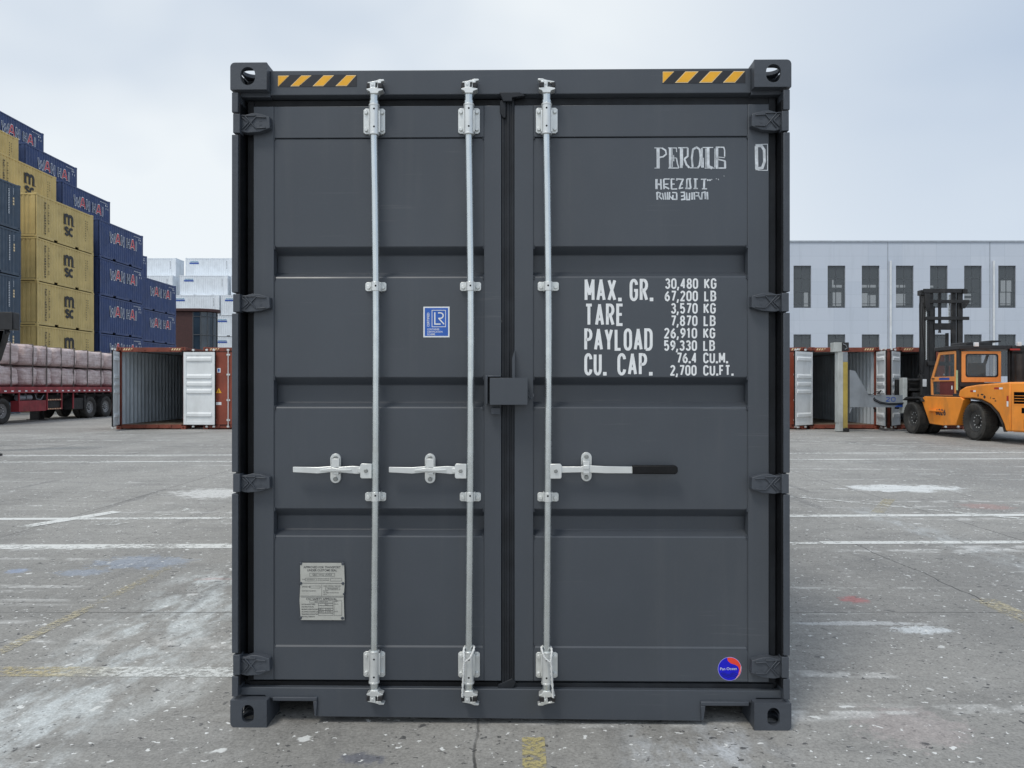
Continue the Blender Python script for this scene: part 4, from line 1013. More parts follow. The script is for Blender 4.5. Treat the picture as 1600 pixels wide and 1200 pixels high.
for (zx, zy) in ((285, 215), (945, 218), (285, 525), (948, 525), (280, 1065), (940, 1070), (962, 690)):
    a = Q(zx, zy); r_ = 2.6 * kd * (.7 if zy == 690 else 1)
    mb.cyl(frp.p(a[0], a[1], d0 - .001), frp.p(a[0], a[1], d0 + .003), r_, 12, r_ * .6)
recalc(mb); mb.build('data_plate', [M['plate'], M['ink'], M['paint2']], dl)

# ropes tied round the lower ends of two bars
for (cx, side, lab) in ((732.5, -1, 'white rope looped round the bottom of the middle lock bar'), (854, 1, 'white rope looped round the bottom of the right lock bar')):
    def RP(dx, py, d): return Vector((U(cx + side * dx, .0), D + d, V(py, 0)))
    P = [RP(-6, 1019, -.01), RP(-8, 1013.5, .01), RP(-6, 1013, .03), RP(0, 1013, .045), RP(6, 1013.5, .03), RP(8, 1016, .0), RP(7, 1024, -.018), RP(6.6, 1034, -.018)]
    P2 = [RP(-6, 1019, -.012), RP(-2, 1026, -.018), RP(4, 1031, -.018), RP(7, 1036, -.018), RP(7.6, 1050, -.018), RP(8.8, 1065, -.012), RP(9.6, 1080, -.008), RP(10, 1089, -.006)]
    def smooth(P):
        o = []
        for i in range(len(P) - 1):
            a = P[max(i - 1, 0)]; b_ = P[i]; c_ = P[i + 1]; d_ = P[min(i + 2, len(P) - 1)]
            for j in range(6):
                t_ = j / 6; o.append(.5 * ((2 * b_) + (c_ - a) * t_ + (2 * a - 5 * b_ + 4 * c_ - d_) * t_ * t_ + (3 * b_ - a - 3 * c_ + d_) * t_ ** 3))
        return o + [P[-1]]
    mb = MB()
    for Q_ in (smooth(P), smooth(P2)):
        for ph in (0, math.pi):
            S_ = []
            for i, p in enumerate(Q_):
                a_ = i * .9 + ph; S_.append(p + Vector((math.cos(a_), math.sin(a_), 0)) * .0022)
            mb.tube(S_, .0032, 7)
    rot = Matrix.Translation(RT) @ Matrix.Rotation(R(-.75), 4, 'Z') @ Matrix.Translation(-RT)
    for v_ in mb.bm.verts: v_.co = rot @ v_.co
    o = mb.build('rope', M['rope'], org=rot @ RP(8, 1089, 0), smooth=60)
    tag(o, lab, 'rope', 'ropes on the lock bars')
# ------------------------------------------------------------------ container stacks
L20, H20, W20 = 6.058, 2.591, 2.438
def stack_proto(name, col, kind, decal=None):
    r = thing(name, (0, 0, 0), 'x', 'shipping container')
    mb = MB(); hw = W20 / 2
    mb.corr((hw - .012, .09, .17), (0, 1, 0), (0, 0, 1), (1, 0, 0), L20 - .18, 2.30, .036, .278, .06)
    fin(mb, 'side_wall', M[col], r); mb = MB()
    mb.corr((-hw + .012, .09, .17), (0, 1, 0), (0, 0, 1), (-1, 0, 0), L20 - .18, 2.30, .036, .278, .06)
    fin(mb, 'side_wall', M[col], r)
    mb = MB(); mb.box(-hw + .05, hw - .05, .05, L20 - .05, 2.50, 2.545); fin(mb, 'roof', M[col], r)
    mb = MB(); mb.box(-hw + .05, hw - .05, .05, L20 - .05, .12, .165); fin(mb, 'floor', M['under'], r)
    mb = MB()
    mb.corr((-hw + .1, .03, .17), (1, 0, 0), (0, 0, 1), (0, -1, 0), W20 - .2, 2.30, .04, .25, .06)
    fin(mb, 'end_wall', M[col], r); mb = MB()
    mb.corr((-hw + .1, L20 - .03, .17), (1, 0, 0), (0, 0, 1), (0, 1, 0), W20 - .2, 2.30, .04, .25, .06)
    fin(mb, 'end_wall', M[col], r)
    mb = MB()
    for sx in (-1, 1):
        a, b = sorted((sx * hw, sx * (hw - .07)))
        for y0, y1 in ((.02, .11), (L20 - .11, L20 - .02)): mb.box(a, b, y0, y1, .118, H20 - .118)
        mb.box(a + .002, b - .002, .17, L20 - .17, H20 - .14, H20 - .035)
        for y0, y1 in ((.17, 1.72), (2.1, 3.96), (4.34, L20 - .17)): mb.box(a + .002, b - .002, y0, y1, .02, .17)
        mb.box(a + .004, b - .004, 1.721, 4.339, .135, .169)
        for y in (0, L20 - .178):
            for z in (0, H20 - .118): mb.box(*sorted((sx * (hw + .002), sx * (hw - .160))), y, y + .178, z, z + .118)
    for y0, y1 in ((.02, .10), (L20 - .10, L20 - .02)):
        mb.box(-hw + .16, hw - .16, y0, y1, H20 - .12, H20 - .01); mb.box(-hw + .16, hw - .16, y0, y1, .02, .15)
    fin(mb, 'frame', M[col], r, bevel=.012)
    if decal: decal(r)
    return r
SF = Fr((W20 / 2 + .0, 0, 0), (0, 1, 0), (0, 0, 1))
def ticks(mb, x, y, n, dx, dy, w_, h_, mi=0, d=.002):
    for i in range(n):
        k_ = random.uniform(.55, 1); mb.poly(SF, [(x + i * dx, y + i * dy), (x + i * dx + w_ * (k_ if dx else 1), y + i * dy), (x + i * dx + w_ * (k_ if dx else 1), y + i * dy + h_), (x + i * dx, y + i * dy + h_)], d, mi)
def d_wanhai(r):
    mb = MB(); h = .70; z = 1.26
    ws = [('W', 1.35, .62), ('A', 2.08, .56), ('N', 2.84, .36), ('H', 3.66, .34), ('A', 4.16, .56), ('I', 4.90, .16)]
    for c, x, w_ in ws:
        red = c == 'A'
        st = {'W': [[(0, 1), (.20, 0), (.5, .75), (.78, 0), (1.12, 1)]], 'A': [[(-.05, 0), (.42, 1), (.62, 1), (1.0, 0)], [(.15, .3), (.85, .3)]], 'N': [[(0, 0), (.05, 1), (.95, 0), (1, 1)]],
              'H': [[(0, 0), (.05, 1)], [(.95, 0), (1, 1)], [(0, .5), (1, .5)]], 'I': [[(.3, 0), (.5, 1)]]}[c]
        for s_ in st:
            P = [(x + a * w_, z + b * h) for a, b in s_]
            mb.ribbon(SF, P, .165, .003, mi=0, dk=.0008)
        for s_ in st:
            P = [(x + a * w_, z + b * h * .94 + .025) for a, b in s_]
            mb.ribbon(SF, P, (.09 if not red else .11), .012, mi=1 if red else 2, dk=.0008)
    ticks(mb, 4.65, 2.28, 7, .15, 0, .10, .06); ticks(mb, 5.35, 2.10, 2, .20, 0, .09, .11); ticks(mb, 5.42, 1.86, 2, .26, 0, .07, .14)
    mb.build('company_lettering', [M['white'], M['red_let'], M['navy']], r)
def d_msc(r):
    mb = MB()
    x0, w_ = 2.72, 1.0
    # m
    t_ = .20; zb, zt = 1.34, 1.98
    mb.ribbon(SF, [(x0 + .12, zb), (x0 + .12, zt)], t_, .003, dk=.001)
    for k_ in (0, 1):
        cx_ = x0 + .12 + .2 + k_ * .40
        P = [(cx_ - .2, zb + .36)] + [(cx_ + .2 * math.cos(R(a)), zt - .20 + .16 * math.sin(R(a))) for a in range(180, -1, -20)] + [(cx_ + .2, zb)]
        mb.ribbon(SF, P, t_, .004, dk=.001)
    mb.ribbon(SF, [(x0 - .02, zb + .03), (x0 + .26, zb + .03)], .06, .012); mb.ribbon(SF, [(x0 + .82, zb + .03), (x0 + 1.12, zb + .03)], .06, .012); mb.ribbon(SF, [(x0 - .02, zt - .03), (x0 + .2, zt - .03)], .06, .012)
    # s, c
    P = arc(x0 + .30, 1.06, .17, .10, 20, 200, 6) + arc(x0 + .30, .83, .18, .12, 90, -160, 8); mb.ribbon(SF, P, .15, .003, dk=.001)
    mb.ribbon(SF, arc(x0 + .80, .945, .20, .21, 50, 310, 12), .16, .003, dk=.001)
    for i, c in enumerate('MEDITERRANEAN'): stroke_text(mb, SF, c, .78, 2.12 - i * .152, .085, .10, .034, 0, d=.003, dk=.0008)
    for i, c in enumerate('SHIPPING CO'):
        if c != ' ': stroke_text(mb, SF, c, 1.14, 2.06 - i * .155, .075, .075, .022, 0, d=.003, dk=.0008)
    ticks(mb, 5.1, .7, 9, 0, .16, .05, .07); ticks(mb, 5.32, 1.5, 4, 0, .16, .05, .06)
    mb.build('company_lettering', [M['msc']], r)
def d_slate(r):
    mb = MB()
    ticks(mb, 5.0, .80, 15, 0, .095, .10, .055); ticks(mb, 5.38, 1.35, 3, 0, .16, .12, .11, 1); ticks(mb, 5.40, 1.95, 5, 0, .07, .05, .04)
    mb.build('company_lettering', [M['worn_white'], M['cream']], r)
def d_reefer(r):
    mb = MB()
    mb.poly(SF, [(.55, 1.80), (1.75, 1.80), (1.75, 1.98), (.55, 1.98)], .003, 0)
    for i in range(6): mb.poly(SF, [(.62 + i * .18, 2.04), (.76 + i * .18, 2.04), (.80 + i * .18, 2.14), (.66 + i * .18, 2.14)], .003, 1)
    ticks(mb, 5.3, 1.2, 6, 0, .17, .07, .08, 2)
    mb.build('company_lettering', [M['signblue'], M['sky_blue'], M['ink']], r)
M['sky_blue'] = mat('pale_blue_lettering', (.12, .33, .50), .5)
P_ = {'navy': stack_proto('stacked_container', 'navy', 'navy', d_wanhai), 'yellow': stack_proto('stacked_container', 'mustard', 'yellow', d_msc),
      'slate': stack_proto('stacked_container', 'slate', 'slate', d_slate), 'white': stack_proto('stacked_container', 'reefer', 'white', d_reefer)}
used = set()
ORD = ['bottom', 'second from bottom', 'third up', 'fourth up', 'fifth up', 'sixth up', 'seventh up', 'eighth up']
def put(kind, loc, label, rz=0, group='containers stacked along the left side of the yard'):
    p = P_[kind]
    if kind not in used:
        used.add(kind); o = p; o.location = loc; o['label'] = label
    else: o = copy_thing(p, loc, label)
    o.rotation_euler.z = rz; o['group'] = group
    return o
DX = 2.52
rowname = ['front row', 'second row', 'third row', 'fourth row']
cols = [('slate', -28.0 - W20 / 2, 36.99, [5], 'slate grey', 'leftmost column'),
        ('yellow', -28.0 - W20 / 2, 44.5, [5, 6, 7], 'mustard yellow', 'yellow column'),
        ('navy', -28.0 - W20 / 2, 51.3, [5, 6, 7, 8], 'navy blue', 'tall navy column'),
        ('navy', -29.5 - W20 / 2, 60.25, [4, 5, 6], 'navy blue', 'shorter far navy column')]
for kind, x, y, hs, cn, place in cols:
    for r_, n in enumerate(hs):
        for lv in range(n):
            front = r_ == 0 or lv >= n - 2 or (lv >= hs[0] + r_ - 1)
            topm = lv == n - 1
            if r_ == 0:
                lab = f'{cn} container, {ORD[lv]} in the {rowname[0]} of the {place}'
                if topm: lab = f'{cn} container on top of the {rowname[0]} of the {place}'
            elif topm: lab = f'{cn} container topping the {rowname[r_]} of the {place}'
            else: lab = f'{cn} container hidden inside the {rowname[r_]} of the {place}'
            if kind == 'slate' and topm: lab = 'slate grey container with white markings on top of the leftmost column'
            put(kind, (x - r_ * DX, y + random.uniform(-.05, .05), lv * H20), lab)
# white containers far behind, long sides towards the camera
wl = {6: (97.2, [(230, 275), (289.5, 363)]), 5: (94.8, [(196, 270), (277, 356), (358, 436)]), 4: (93.7, [(184, 262), (266.5, 343), (345, 421)]),
      3: (93.7, [(176, 252), (254, 330), (333, 409)]), 2: (93.7, [(176, 252), (254, 330), (333, 409)]), 1: (93.7, [(176, 252), (254, 330), (333, 409)]), 0: (93.7, [(176, 252), (254, 330), (333, 409)])}
pos = ['leftmost', 'middle', 'rightmost']
for lv in range(7):
    Y, sp = wl[lv]
    for i, (a, b) in enumerate(sp):
        xr = (b - 800) / F * Y; x0 = xr - L20
        pn = pos[i] if len(sp) == 3 else ('left', 'right')[i]
        lab = f'white container, {pn} one of the {["bottom", "second", "third", "fourth", "fifth", "sixth", "top"][lv]} layer of the far white stack'
        put('white', (x0, Y + W20 / 2, lv * H20), lab, R(-90), 'white containers stacked at the back')
# layers behind the setback ones so nothing floats
# ------------------------------------------------------------------ round-ended brick building
Yb = 78.0; sb = F / Yb
bb = thing('brick_building', ((285 - 800) / sb, Yb + 4, 0), 'dark red brick building with a rounded blue glass end, between navy and white stacks', 'building')
zt = EYE + (605 - 482) / sb
xa, xc = (262 - 800) / sb - 6, (301.5 - 800) / sb
mb = MB(); mb.box(xa, xc, Yb, Yb + 2.8, 0, zt - .35); fin(mb, 'wall', M['brick'], bb)
mb = MB(); rad = 1.38
def arcpts(r_, n=20, y0=None): return [(xc + .02 + r_ * math.sin(math.pi * i / n) * 1.35, Yb + 1.4 - r_ * math.cos(math.pi * i / n)) for i in range(n + 1)]
fg = Fr((0, 0, 0), (1, 0, 0), (0, 1, 0))
mb.prism(fg, arcpts(rad), 0, zt - .35); fin(mb, 'curtain_wall', M['towerglass'], bb)
mb = MB()
ap = arcpts(rad + .02, 8)
for (x_, y_) in ap: mb.box(x_ - .035, x_ + .035, y_ - .05, y_ + .02, 0, zt - .36)
for z_ in [1.2 + i * 1.9 for i in range(5)]:
    for (p, q_) in zip(arcpts(rad + .02), arcpts(rad + .02)[1:]):
        mb.cyl((p[0], p[1] - .02, z_), (q_[0], q_[1] - .02, z_), .04, 6)
fin(mb, 'mullion', M['winframe'], bb)
mb = MB(); mb.prism(fg, [(xa, Yb - .3)] + [(a, b) for a, b in arcpts(rad + .28)] + [(xa, Yb + 3.1)], zt - .30, zt); fin(mb, 'roof', M['brick'], bb, bevel=.04)

# ------------------------------------------------------------------ warehouse
Yw = 60.0; sw = F / Yw
wh = thing('warehouse', (30, Yw, 0), 'long pale blue-grey clad warehouse with tall narrow windows, behind the open containers', 'building')
def wx(p): return (p - 800) / sw
def wz(p): return EYE + (605 - p) / sw
ztop = wz(378.5)
wc = [1253.7 + 53.33 * i for i in range(-3, 9)]
x_l, x_r = wx(1253.7 - 53.33 * 3 - 30), wx(1253.7 + 53.33 * 8 + 60)
zr = [(wz(481), wz(415)), (wz(588), wz(522.5))]
mb = MB()
xs = [x_l]
for c in wc: xs += [wx(c - 13.8), wx(c + 13.8)]
xs.append(x_r)
for i in range(0, len(xs), 2): mb.box(xs[i], xs[i + 1], Yw, Yw + .25, 0, ztop)
for i in range(1, len(xs) - 1, 2):
    for (a, b) in ((0, zr[1][0]), (zr[1][1], zr[0][0]), (zr[0][1], ztop)): mb.box(xs[i], xs[i + 1], Yw, Yw + .25, a, b)
mb.box(x_l, x_l + .25, Yw + .25, Yw + 30, 0, ztop); mb.box(x_r - .25, x_r, Yw + .25, Yw + 30, 0, ztop); mb.box(x_l + .25, x_r - .25, Yw + 29.7, Yw + 30, 0, ztop)
fin(mb, 'wall', M['cladding'], wh)
mb = MB(); mb.box(x_l - .1, x_r + .1, Yw - .08, Yw + 30.1, ztop, ztop + .12); fin(mb, 'roof', M['coping'], wh)
mb = MB(); mb.box(x_l + .25, x_r - .25, Yw + 6.0, Yw + 6.2, 0, ztop); fin(mb, 'interior_wall', M['winframe'], wh)
mb = MB(); mb.box(x_l + .25, x_r - .25, Yw + .26, Yw + 5.9, zr[1][1] + .8, zr[1][1] + 1.0); fin(mb, 'floor', M['winframe'], wh)
for px in (1387, 1546.5):
    mb = MB(); mb.box(wx(px) - .03, wx(px) + .03, Yw - .025, Yw, 0, ztop); fin(mb, 'joint_cover', M['coping'], wh)
for px in (1390.5, 1551.3):
    mb = MB(); mb.cyl((wx(px), Yw - .14, 0), (wx(px), Yw - .14, wz(408)), .085, 14)
    for z_ in range(1, 11, 2): mb.cyl((wx(px), Yw - .14, z_), (wx(px), Yw - .14, z_ + .06), .10, 14)
    fin(mb, 'downpipe', M['pipe'], wh)
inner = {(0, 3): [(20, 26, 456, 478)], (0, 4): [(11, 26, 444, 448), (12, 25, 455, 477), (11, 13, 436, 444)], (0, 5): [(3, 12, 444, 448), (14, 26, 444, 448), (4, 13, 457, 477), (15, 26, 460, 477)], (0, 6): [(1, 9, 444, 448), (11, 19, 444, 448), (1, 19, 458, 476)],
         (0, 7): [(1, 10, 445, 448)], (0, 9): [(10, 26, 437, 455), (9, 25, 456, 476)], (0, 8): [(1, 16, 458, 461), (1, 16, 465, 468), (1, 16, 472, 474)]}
for i, c in enumerate(wc):
    for lv in range(2):
        z0, z1 = zr[lv]; a, b = wx(c - 13.8), wx(c + 13.8)
        mb = MB(); f_ = .05; yf = Yw + .12
        for (p0, p1, q0, q1) in ((a, a + f_, z0, z1), (b - f_, b, z0, z1), (a + f_, b - f_, z0, z0 + f_), (a + f_, b - f_, z1 - f_, z1)): mb.box(p0, p1, yf, yf + .06, q0, q1)
        m_ = (a + b) / 2; mb.box(m_ - .025, m_ + .025, yf + .005, yf + .055, z0 + f_, z1 - f_)
        for k_ in (.3, .62, .9) if lv == 0 else (.35, .7): mb.box(a + f_, b - f_, yf + .008, yf + .05, z1 - (z1 - z0) * k_ - .02, z1 - (z1 - z0) * k_ + .02)
        wn_ = fin(mb, 'window', M['winframe'], wh)
        mb = MB(); mb.box(a + f_, b - f_, yf + .02, yf + .03, z0 + f_, z1 - f_); fin(mb, 'pane', M['winglass'], wn_)
        if lv == 1:
            mb = MB(); mb.box(a + f_ + .01, b - f_ - .01, yf + .09, yf + .11, z1 - .25, z1 - f_); fin(mb, 'blind', M['pale_panel'], wn_)
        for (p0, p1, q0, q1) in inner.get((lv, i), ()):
            x0_ = wx(c - 13.8 + p0); mb = MB(); mb.box(x0_, wx(c - 13.8 + p1), Yw + .45, Yw + .5, wz(q1), wz(q0)); fin(mb, 'far_daylight_panel', M['pale_lit'] if 'pale_lit' in M else M['white'], wn_)

# ------------------------------------------------------------------ red-brown high containers, open and closed
Yc = 26.6; HH = 2.896
def red_container(x0, label, doors, closed=False, length=12.19):
    """x0 = left outer edge; doors = (left angle, right angle) opened, in degrees"""
    r = thing('open_container' if not closed else 'closed_container', (x0 + 1.219, Yc, 0), label, 'shipping container', 'red-brown containers in the background')
    x1 = x0 + 2.438; yb = Yc + length
    mb = MB()
    mb.corr((x0 + .012, Yc + .12, .17), (0, 1, 0), (0, 0, 1), (-1, 0, 0), length - .2, 2.63); mb.corr((x1 - .012, Yc + .12, .17), (0, 1, 0), (0, 0, 1), (1, 0, 0), length - .2, 2.63)
    mb.box(x0 + .06, x1 - .06, Yc + .1, yb - .05, 2.835, 2.87)
    fin(mb, 'shell', M['rust'], r)
    mb = MB()
    mb.corr((x0 + .110, Yc + .12, .17), (0, 1, 0), (0, 0, 1), (1, 0, 0), length - .2, 2.61, .055); mb.corr((x1 - .110, Yc + .12, .17), (0, 1, 0), (0, 0, 1), (-1, 0, 0), length - .2, 2.61, .055)
    mb.corr((x0 + .1, yb - .09, .17), (1, 0, 0), (0, 0, 1), (0, -1, 0), 2.24, 2.61, .036)
    mb.box(x0 + .06, x1 - .06, Yc + .1, yb - .06, 2.80, 2.83)
    fin(mb, 'lining', M['inner'], r)
    mb = MB(); mb.box(x0 + .06, x1 - .06, Yc + .12, yb - .06, .14, .17); fin(mb, 'floor', M['plywood'], r)
    mb = MB()
    for sx, xo in ((1, x0), (-1, x1)):
        mb.box(*sorted((xo + sx * .003, xo + sx * .075)), Yc + .02, Yc + .14, .118, HH - .118)
        mb.box(*sorted((xo + sx * .075, xo + sx * .13)), Yc + .10, Yc + .14, .15, HH - .15)
        for y in (Yc, yb - .178):
            for z in (0, HH - .118):
                a, b = sorted((xo, xo + sx * .162))
                fr = Fr((0, y, 0), (1, 0, 0), (0, 0, 1))
                mb.plate(fr, [(a, z), (b, z), (b, z + .118), (a, z + .118)], [oblong((a + b) / 2, z + .059, .058, .08, 5)], -.03, 0)
                mb.box(a, b, y + .03, y + .178, z + .002, z + .116)
        mb.box(*sorted((xo + sx * .003, xo + sx * .065)), Yc + .178, yb - .178, .02, .168); mb.box(*sorted((xo + sx * .003, xo + sx * .065)), Yc + .178, yb - .178, HH - .10, HH - .02)
    mb.box(x0 + .162, x1 - .162, Yc + .03, Yc + .14, HH - .165, HH - .01)
    mb.box(x0 + .162, x1 - .162, Yc + .03, Yc + .14, .035, .165)
    for k_ in range(4): mb.box(x0 + .5 + k_ * .45, x0 + .58 + k_ * .45, Yc + .005, Yc + .03, .06, .16); mb.box(x0 + .5 + k_ * .45, x0 + .56 + k_ * .45, Yc + .015, Yc + .03, HH - .12, HH - .07)
    for xx in (x0 + .25, x1 - .55): mb.box(xx, xx + .3, Yc + .01, Yc + .03, .03, .05)
    fin(mb, 'frame', M['rust'], r, bevel=.006)
    for xs_ in (x0 + .22, x1 - .52):
        mb = MB(); fr = Fr((xs_, Yc + .028, HH - .11), (1, 0, 0), (0, 0, 1))
        for k_ in range(4): mb.poly(fr, [(k_ * .085, 0), (k_ * .085 + .045, 0), (k_ * .085 + .085, .07), (k_ * .085 + .04, .07)], .001, 0)
        mb.build('hazard_stripe', [M['cream']], r)
    dw = 1.15
    for side, ang in zip((0, 1), doors):
        hx = x0 + .07 if side == 0 else x1 - .07
        # door local: X from hinge along the leaf, Y outward thickness; closed position along +x (left) or -x (right)
        s = 1 if side == 0 else -1
        a = R(-ang * s) if side == 0 else R(180 - ang * s)
        # leaf runs from the hinge; the inner face is the one pointing into the box when closed
        T = Matrix.Translation((hx, Yc + .03, 0)) @ Matrix.Rotation(a, 4, 'Z')
        iy = 1 if side == 0 else -1      # local direction of the inner face
        z0, z1 = .17, 2.72
        mb = MB(T)
        mb.box(0, dw, *sorted((-iy * .025, -iy * .020)), z0, z1)
        core = fin(mb, 'door', M['rust_o'], r)
        mb = MB(T)
        mb.box(0, .09, *sorted((-iy * .0195, iy * .03)), z0, z1); mb.box(dw - .09, dw, *sorted((-iy * .0195, iy * .03)), z0, z1)
        mb.box(.09, dw - .09, *sorted((-iy * .0195, iy * .028)), z0, z0 + .10); mb.box(.09, dw - .09, *sorted((-iy * .0195, iy * .028)), z1 - .10, z1)
        rows = []
        ribs = [2.47, 1.86, 1.60, 1.34, .52]
        prof = [(z0 + .10, .012)]
        for zc in sorted(ribs): prof += [(zc - .085, .012), (zc - .055, .055), (zc + .03, .055), (zc + .085, .012)]
        prof.append((z1 - .10, .012))
        for z_, d_ in prof: rows.append([mb.v((x_, iy * d_ if 0 < j < 3 else iy * .010, z_)) for j, x_ in enumerate((.09, .125, dw - .125, dw - .09))])
        for p, q_ in zip(rows, rows[1:]):
            for j in range(3): mb.f([p[j], p[j + 1], q_[j + 1], q_[j]])
        fin(mb, 'door_lining', M['doorwhite'], core)
        for xb in (.32, .82):
            mb = MB(T); y_ = -iy * .06
            mb.cyl((xb, y_, .10), (xb, y_, 2.80), .017, 10)
            for z_ in (.3, 1.0, 1.9, 2.6): mb.box(xb - .06, xb + .06, *sorted((-iy * .026, -iy * .05)), z_, z_ + .06)
            mb.box(xb - .04, xb + .04, *sorted((-iy * .03, -iy * .085)), 2.77, 2.83); mb.box(xb - .04, xb + .04, *sorted((-iy * .03, -iy * .085)), .07, .13)
            fin(mb, 'lock_bar', M['galv2'], core)
        for z_ in (.35, 1.0, 1.8, 2.5):
            mb = MB(T); mb.box(-.05, .16, *sorted((-iy * .026, -iy * .05)), z_, z_ + .09); fin(mb, 'hinge', M['rust'], core)
        mb = MB(T); mb.box(dw, dw + .02, -.02, .02, z0, z1); mb.box(.0, dw, *sorted((-iy * .018, iy * .02)), z0 - .025, z0); mb.box(.0, dw, *sorted((-iy * .018, iy * .02)), z1, z1 + .025); fin(mb, 'gasket', M['gasket'], core)
        if closed and side == 0:
            fr = Fr((hx, Yc + .003, 0), (1, 0, 0), (0, 0, 1)); mb = MB()
            def rc(x, z, w_, h_, mi, d=.003): mb.poly(fr, [(x, z), (x + w_, z), (x + w_, z + h_), (x, z + h_)], d, mi)
            rc(.42, 2.0, .12, .16, 0); rc(.45, 2.03, .06, .10, 1, .005)
            mb.poly(fr, [(.38, 1.28), (.58, 1.28), (.48, 1.46)], .003, 2); rc(.47, 1.31, .02, .08, 3, .005)
            rc(.38, .86, .19, .10, 0); ticks_ = 0
            mb.build('sticker', [M['white'], M['blue'], M['yellow'], M['ink']], core)
    return r
xA = (181.8 - 800) / F * Yc
red_container(xA, 'red-brown open empty container left of the grey container, both white-lined doors swung out', (72, 174))
red_container((317.5 - 800) / F * Yc, 'red-brown closed container with stickers, half hidden behind the grey container', (0, 0), True)
xD = (1266 - 800) / F * Yc
red_container(xD - 2.438 - .14, 'closed red-brown container peeking out right behind the grey container', (0, 0), True)
red_container(xD, 'red-brown open empty container standing behind the grey spreader leg', (140, 78))
red_container(xD + 2.438 + .65, 'red-brown open container standing behind the orange forklift mast', (130, 10))
# ------------------------------------------------------------------ wheels
def wheel(parent, c, r, wd, sx, rim='rim_grey', tread=True, rr=.56):
    """axle along x, outer face towards sx"""
    cx, cy, cz = c
    mb = MB(); h = wd / 2
    mb.lathe(c, (sx, 0, 0), [(-h * .75, r * rr), (-h * .95, r * .75), (-h, r * .88), (-h * .85, r * .965), (-h * .8, r * .985), (h * .8, r * .985), (h * .85, r * .965), (h, r * .88), (h * .97, r * .76), (h * .80, r * .62), (h * .62, r * rr), (h * .2, r * rr * .98)], 44)
    if tread:
        n = 44
        for i in range(n):
            a = 2 * math.pi * i / n
            for k_ in (-1, 1):
                T = Matrix.Translation(Vector(c)) @ Matrix.Rotation(a + (k_ > 0) * math.pi / n, 4, 'X')
                old = mb.T; mb.T = T; mb.box(*sorted((k_ * h * .12, k_ * h * .90)), -r * .045, r * .045, r * .955, r * 1.0); mb.T = old
    t_ = fin(mb, 'wheel', M['tyre'], parent, smooth=35)
    mb = MB()
    mb.lathe(c, (sx, 0, 0), [(h * .1, r * .2), (h * .62, r * (rr + .02)), (h * .66, r * (rr - .02)), (h * .35, r * (rr - .07)), (h * .1, r * (rr - .12)), (h * .05, r * .40), (h * .15, r * .28), (h * .15, r * .20), (h * .45, r * .17), (h * .48, r * .02)], 32)
    fin(mb, 'rim', M[rim], t_, smooth=35)
    mb = MB()
    for i in range(10):
        a = 2 * math.pi * i / 10; y_ = cy + math.cos(a) * r * .33; z_ = cz + math.sin(a) * r * .33
        mb.cyl((cx + sx * h * .08, y_, z_), (cx + sx * h * .34, y_, z_), r * .034, 8)
    fin(mb, 'wheel_nuts', M['galv2'], t_)
    return t_

# ------------------------------------------------------------------ flatbed trailer with wrapped bales
XT = -20.3
tr = thing('flatbed_trailer', (XT - 1.2, 34, 0), 'red flatbed trailer loaded with two layers of wrapped bales, at the left', 'trailer')
mb = MB(); mb.box(XT - 2.45, XT - .03, 24.5, 41.5, 1.42, 1.50); mb.box(XT - 2.44, XT - .02, 24.5, 41.5, 1.30, 1.4195)
fs_ = Fr((0, 0, 0), (0, 1, 0), (0, 0, 1))
mb.box(XT - .0195, XT + .0, 24.5, 41.5, 1.24, 1.505)
fin(mb, 'bed', M['trailer_red'], tr, bevel=.01)
mb = MB()
fr = Fr((XT + .001, 24.5, 1.30), (0, 1, 0), (0, 0, 1))
for i in range(40): mb.poly(fr, [(i * .43 + .1, 0), (i * .43 + .25, 0), (i * .43 + .25, .055), (i * .43 + .1, .055)], .002, 0)
mb.build('reflector_strip', [M['white']], tr)
mb = MB()
for sx in (-.55, -1.9): mb.box(XT + sx - .07, XT + sx + .07, 24.5, 41.5, .85, 1.2995)
for i in range(22): mb.box(XT - 2.40, XT - .06, 24.8 + i * .75, 24.9 + i * .75, 1.15, 1.299)
mb.box(XT - 2.2, XT - .3, 30.1, 30.35, .45, .62)
for y in (36.5, 37.9, 39.3): mb.box(XT - 2.2, XT - .2, y - .07, y + .07, .45, .60)
mb.box(XT - 1.9, XT - .5, 35.8, 39.9, .60, .86)
fin(mb, 'chassis', M['under'], tr)
for y in (30.2, 36.5, 37.92, 39.34):
    wheel(tr, (XT - .20, y, .52), .52, .30, 1, tread=False); wheel(tr, (XT - 2.2, y, .52), .52, .30, -1, tread=False)
    mb = MB(); mb.lathe((XT - .53, y, .52), (1, 0, 0), [(-.14, .3), (-.14, .49), (-.1, .52), (.1, .52), (.14, .49), (.14, .3)], 30); fin(mb, 'inner_wheel', M['tyre'], tr)
mb = MB(); mb.box(XT - .42, XT - .05, 31.2, 33.0, .46, .92); fin(mb, 'toolbox', M['trailer_red'], tr, bevel=.01)
mb = MB()
for y in (31.15, 33.03, 34.1, 35.0): mb.box(XT - .08, XT - .03, y, y + .05, .5, 1.30)
mb.box(XT - .08, XT - .03, 33.08, 34.1, .50, .56); mb.box(XT - .08, XT - .03, 33.08, 34.1, .90, .96)
fin(mb, 'rack_frame', M['trailer_red'], tr)
mb = MB(); mb.box(XT - .40, XT - .10, 33.1, 34.08, .565, .895); fin(mb, 'rack_crate', M['under'], tr, bevel=.01)
mb = MB(); fr = Fr((XT - .029, 33.08, 0), (0, 1, 0), (0, 0, 1))
for i in range(8):
    for z_ in (.51, .91): mb.poly(fr, [(i * .125, z_), (i * .125 + .06, z_), (i * .125 + .10, z_ + .05), (i * .125 + .04, z_ + .05)], .002, 0)
mb.build('hazard_stripe', [M['cream']], tr)
mb = MB()
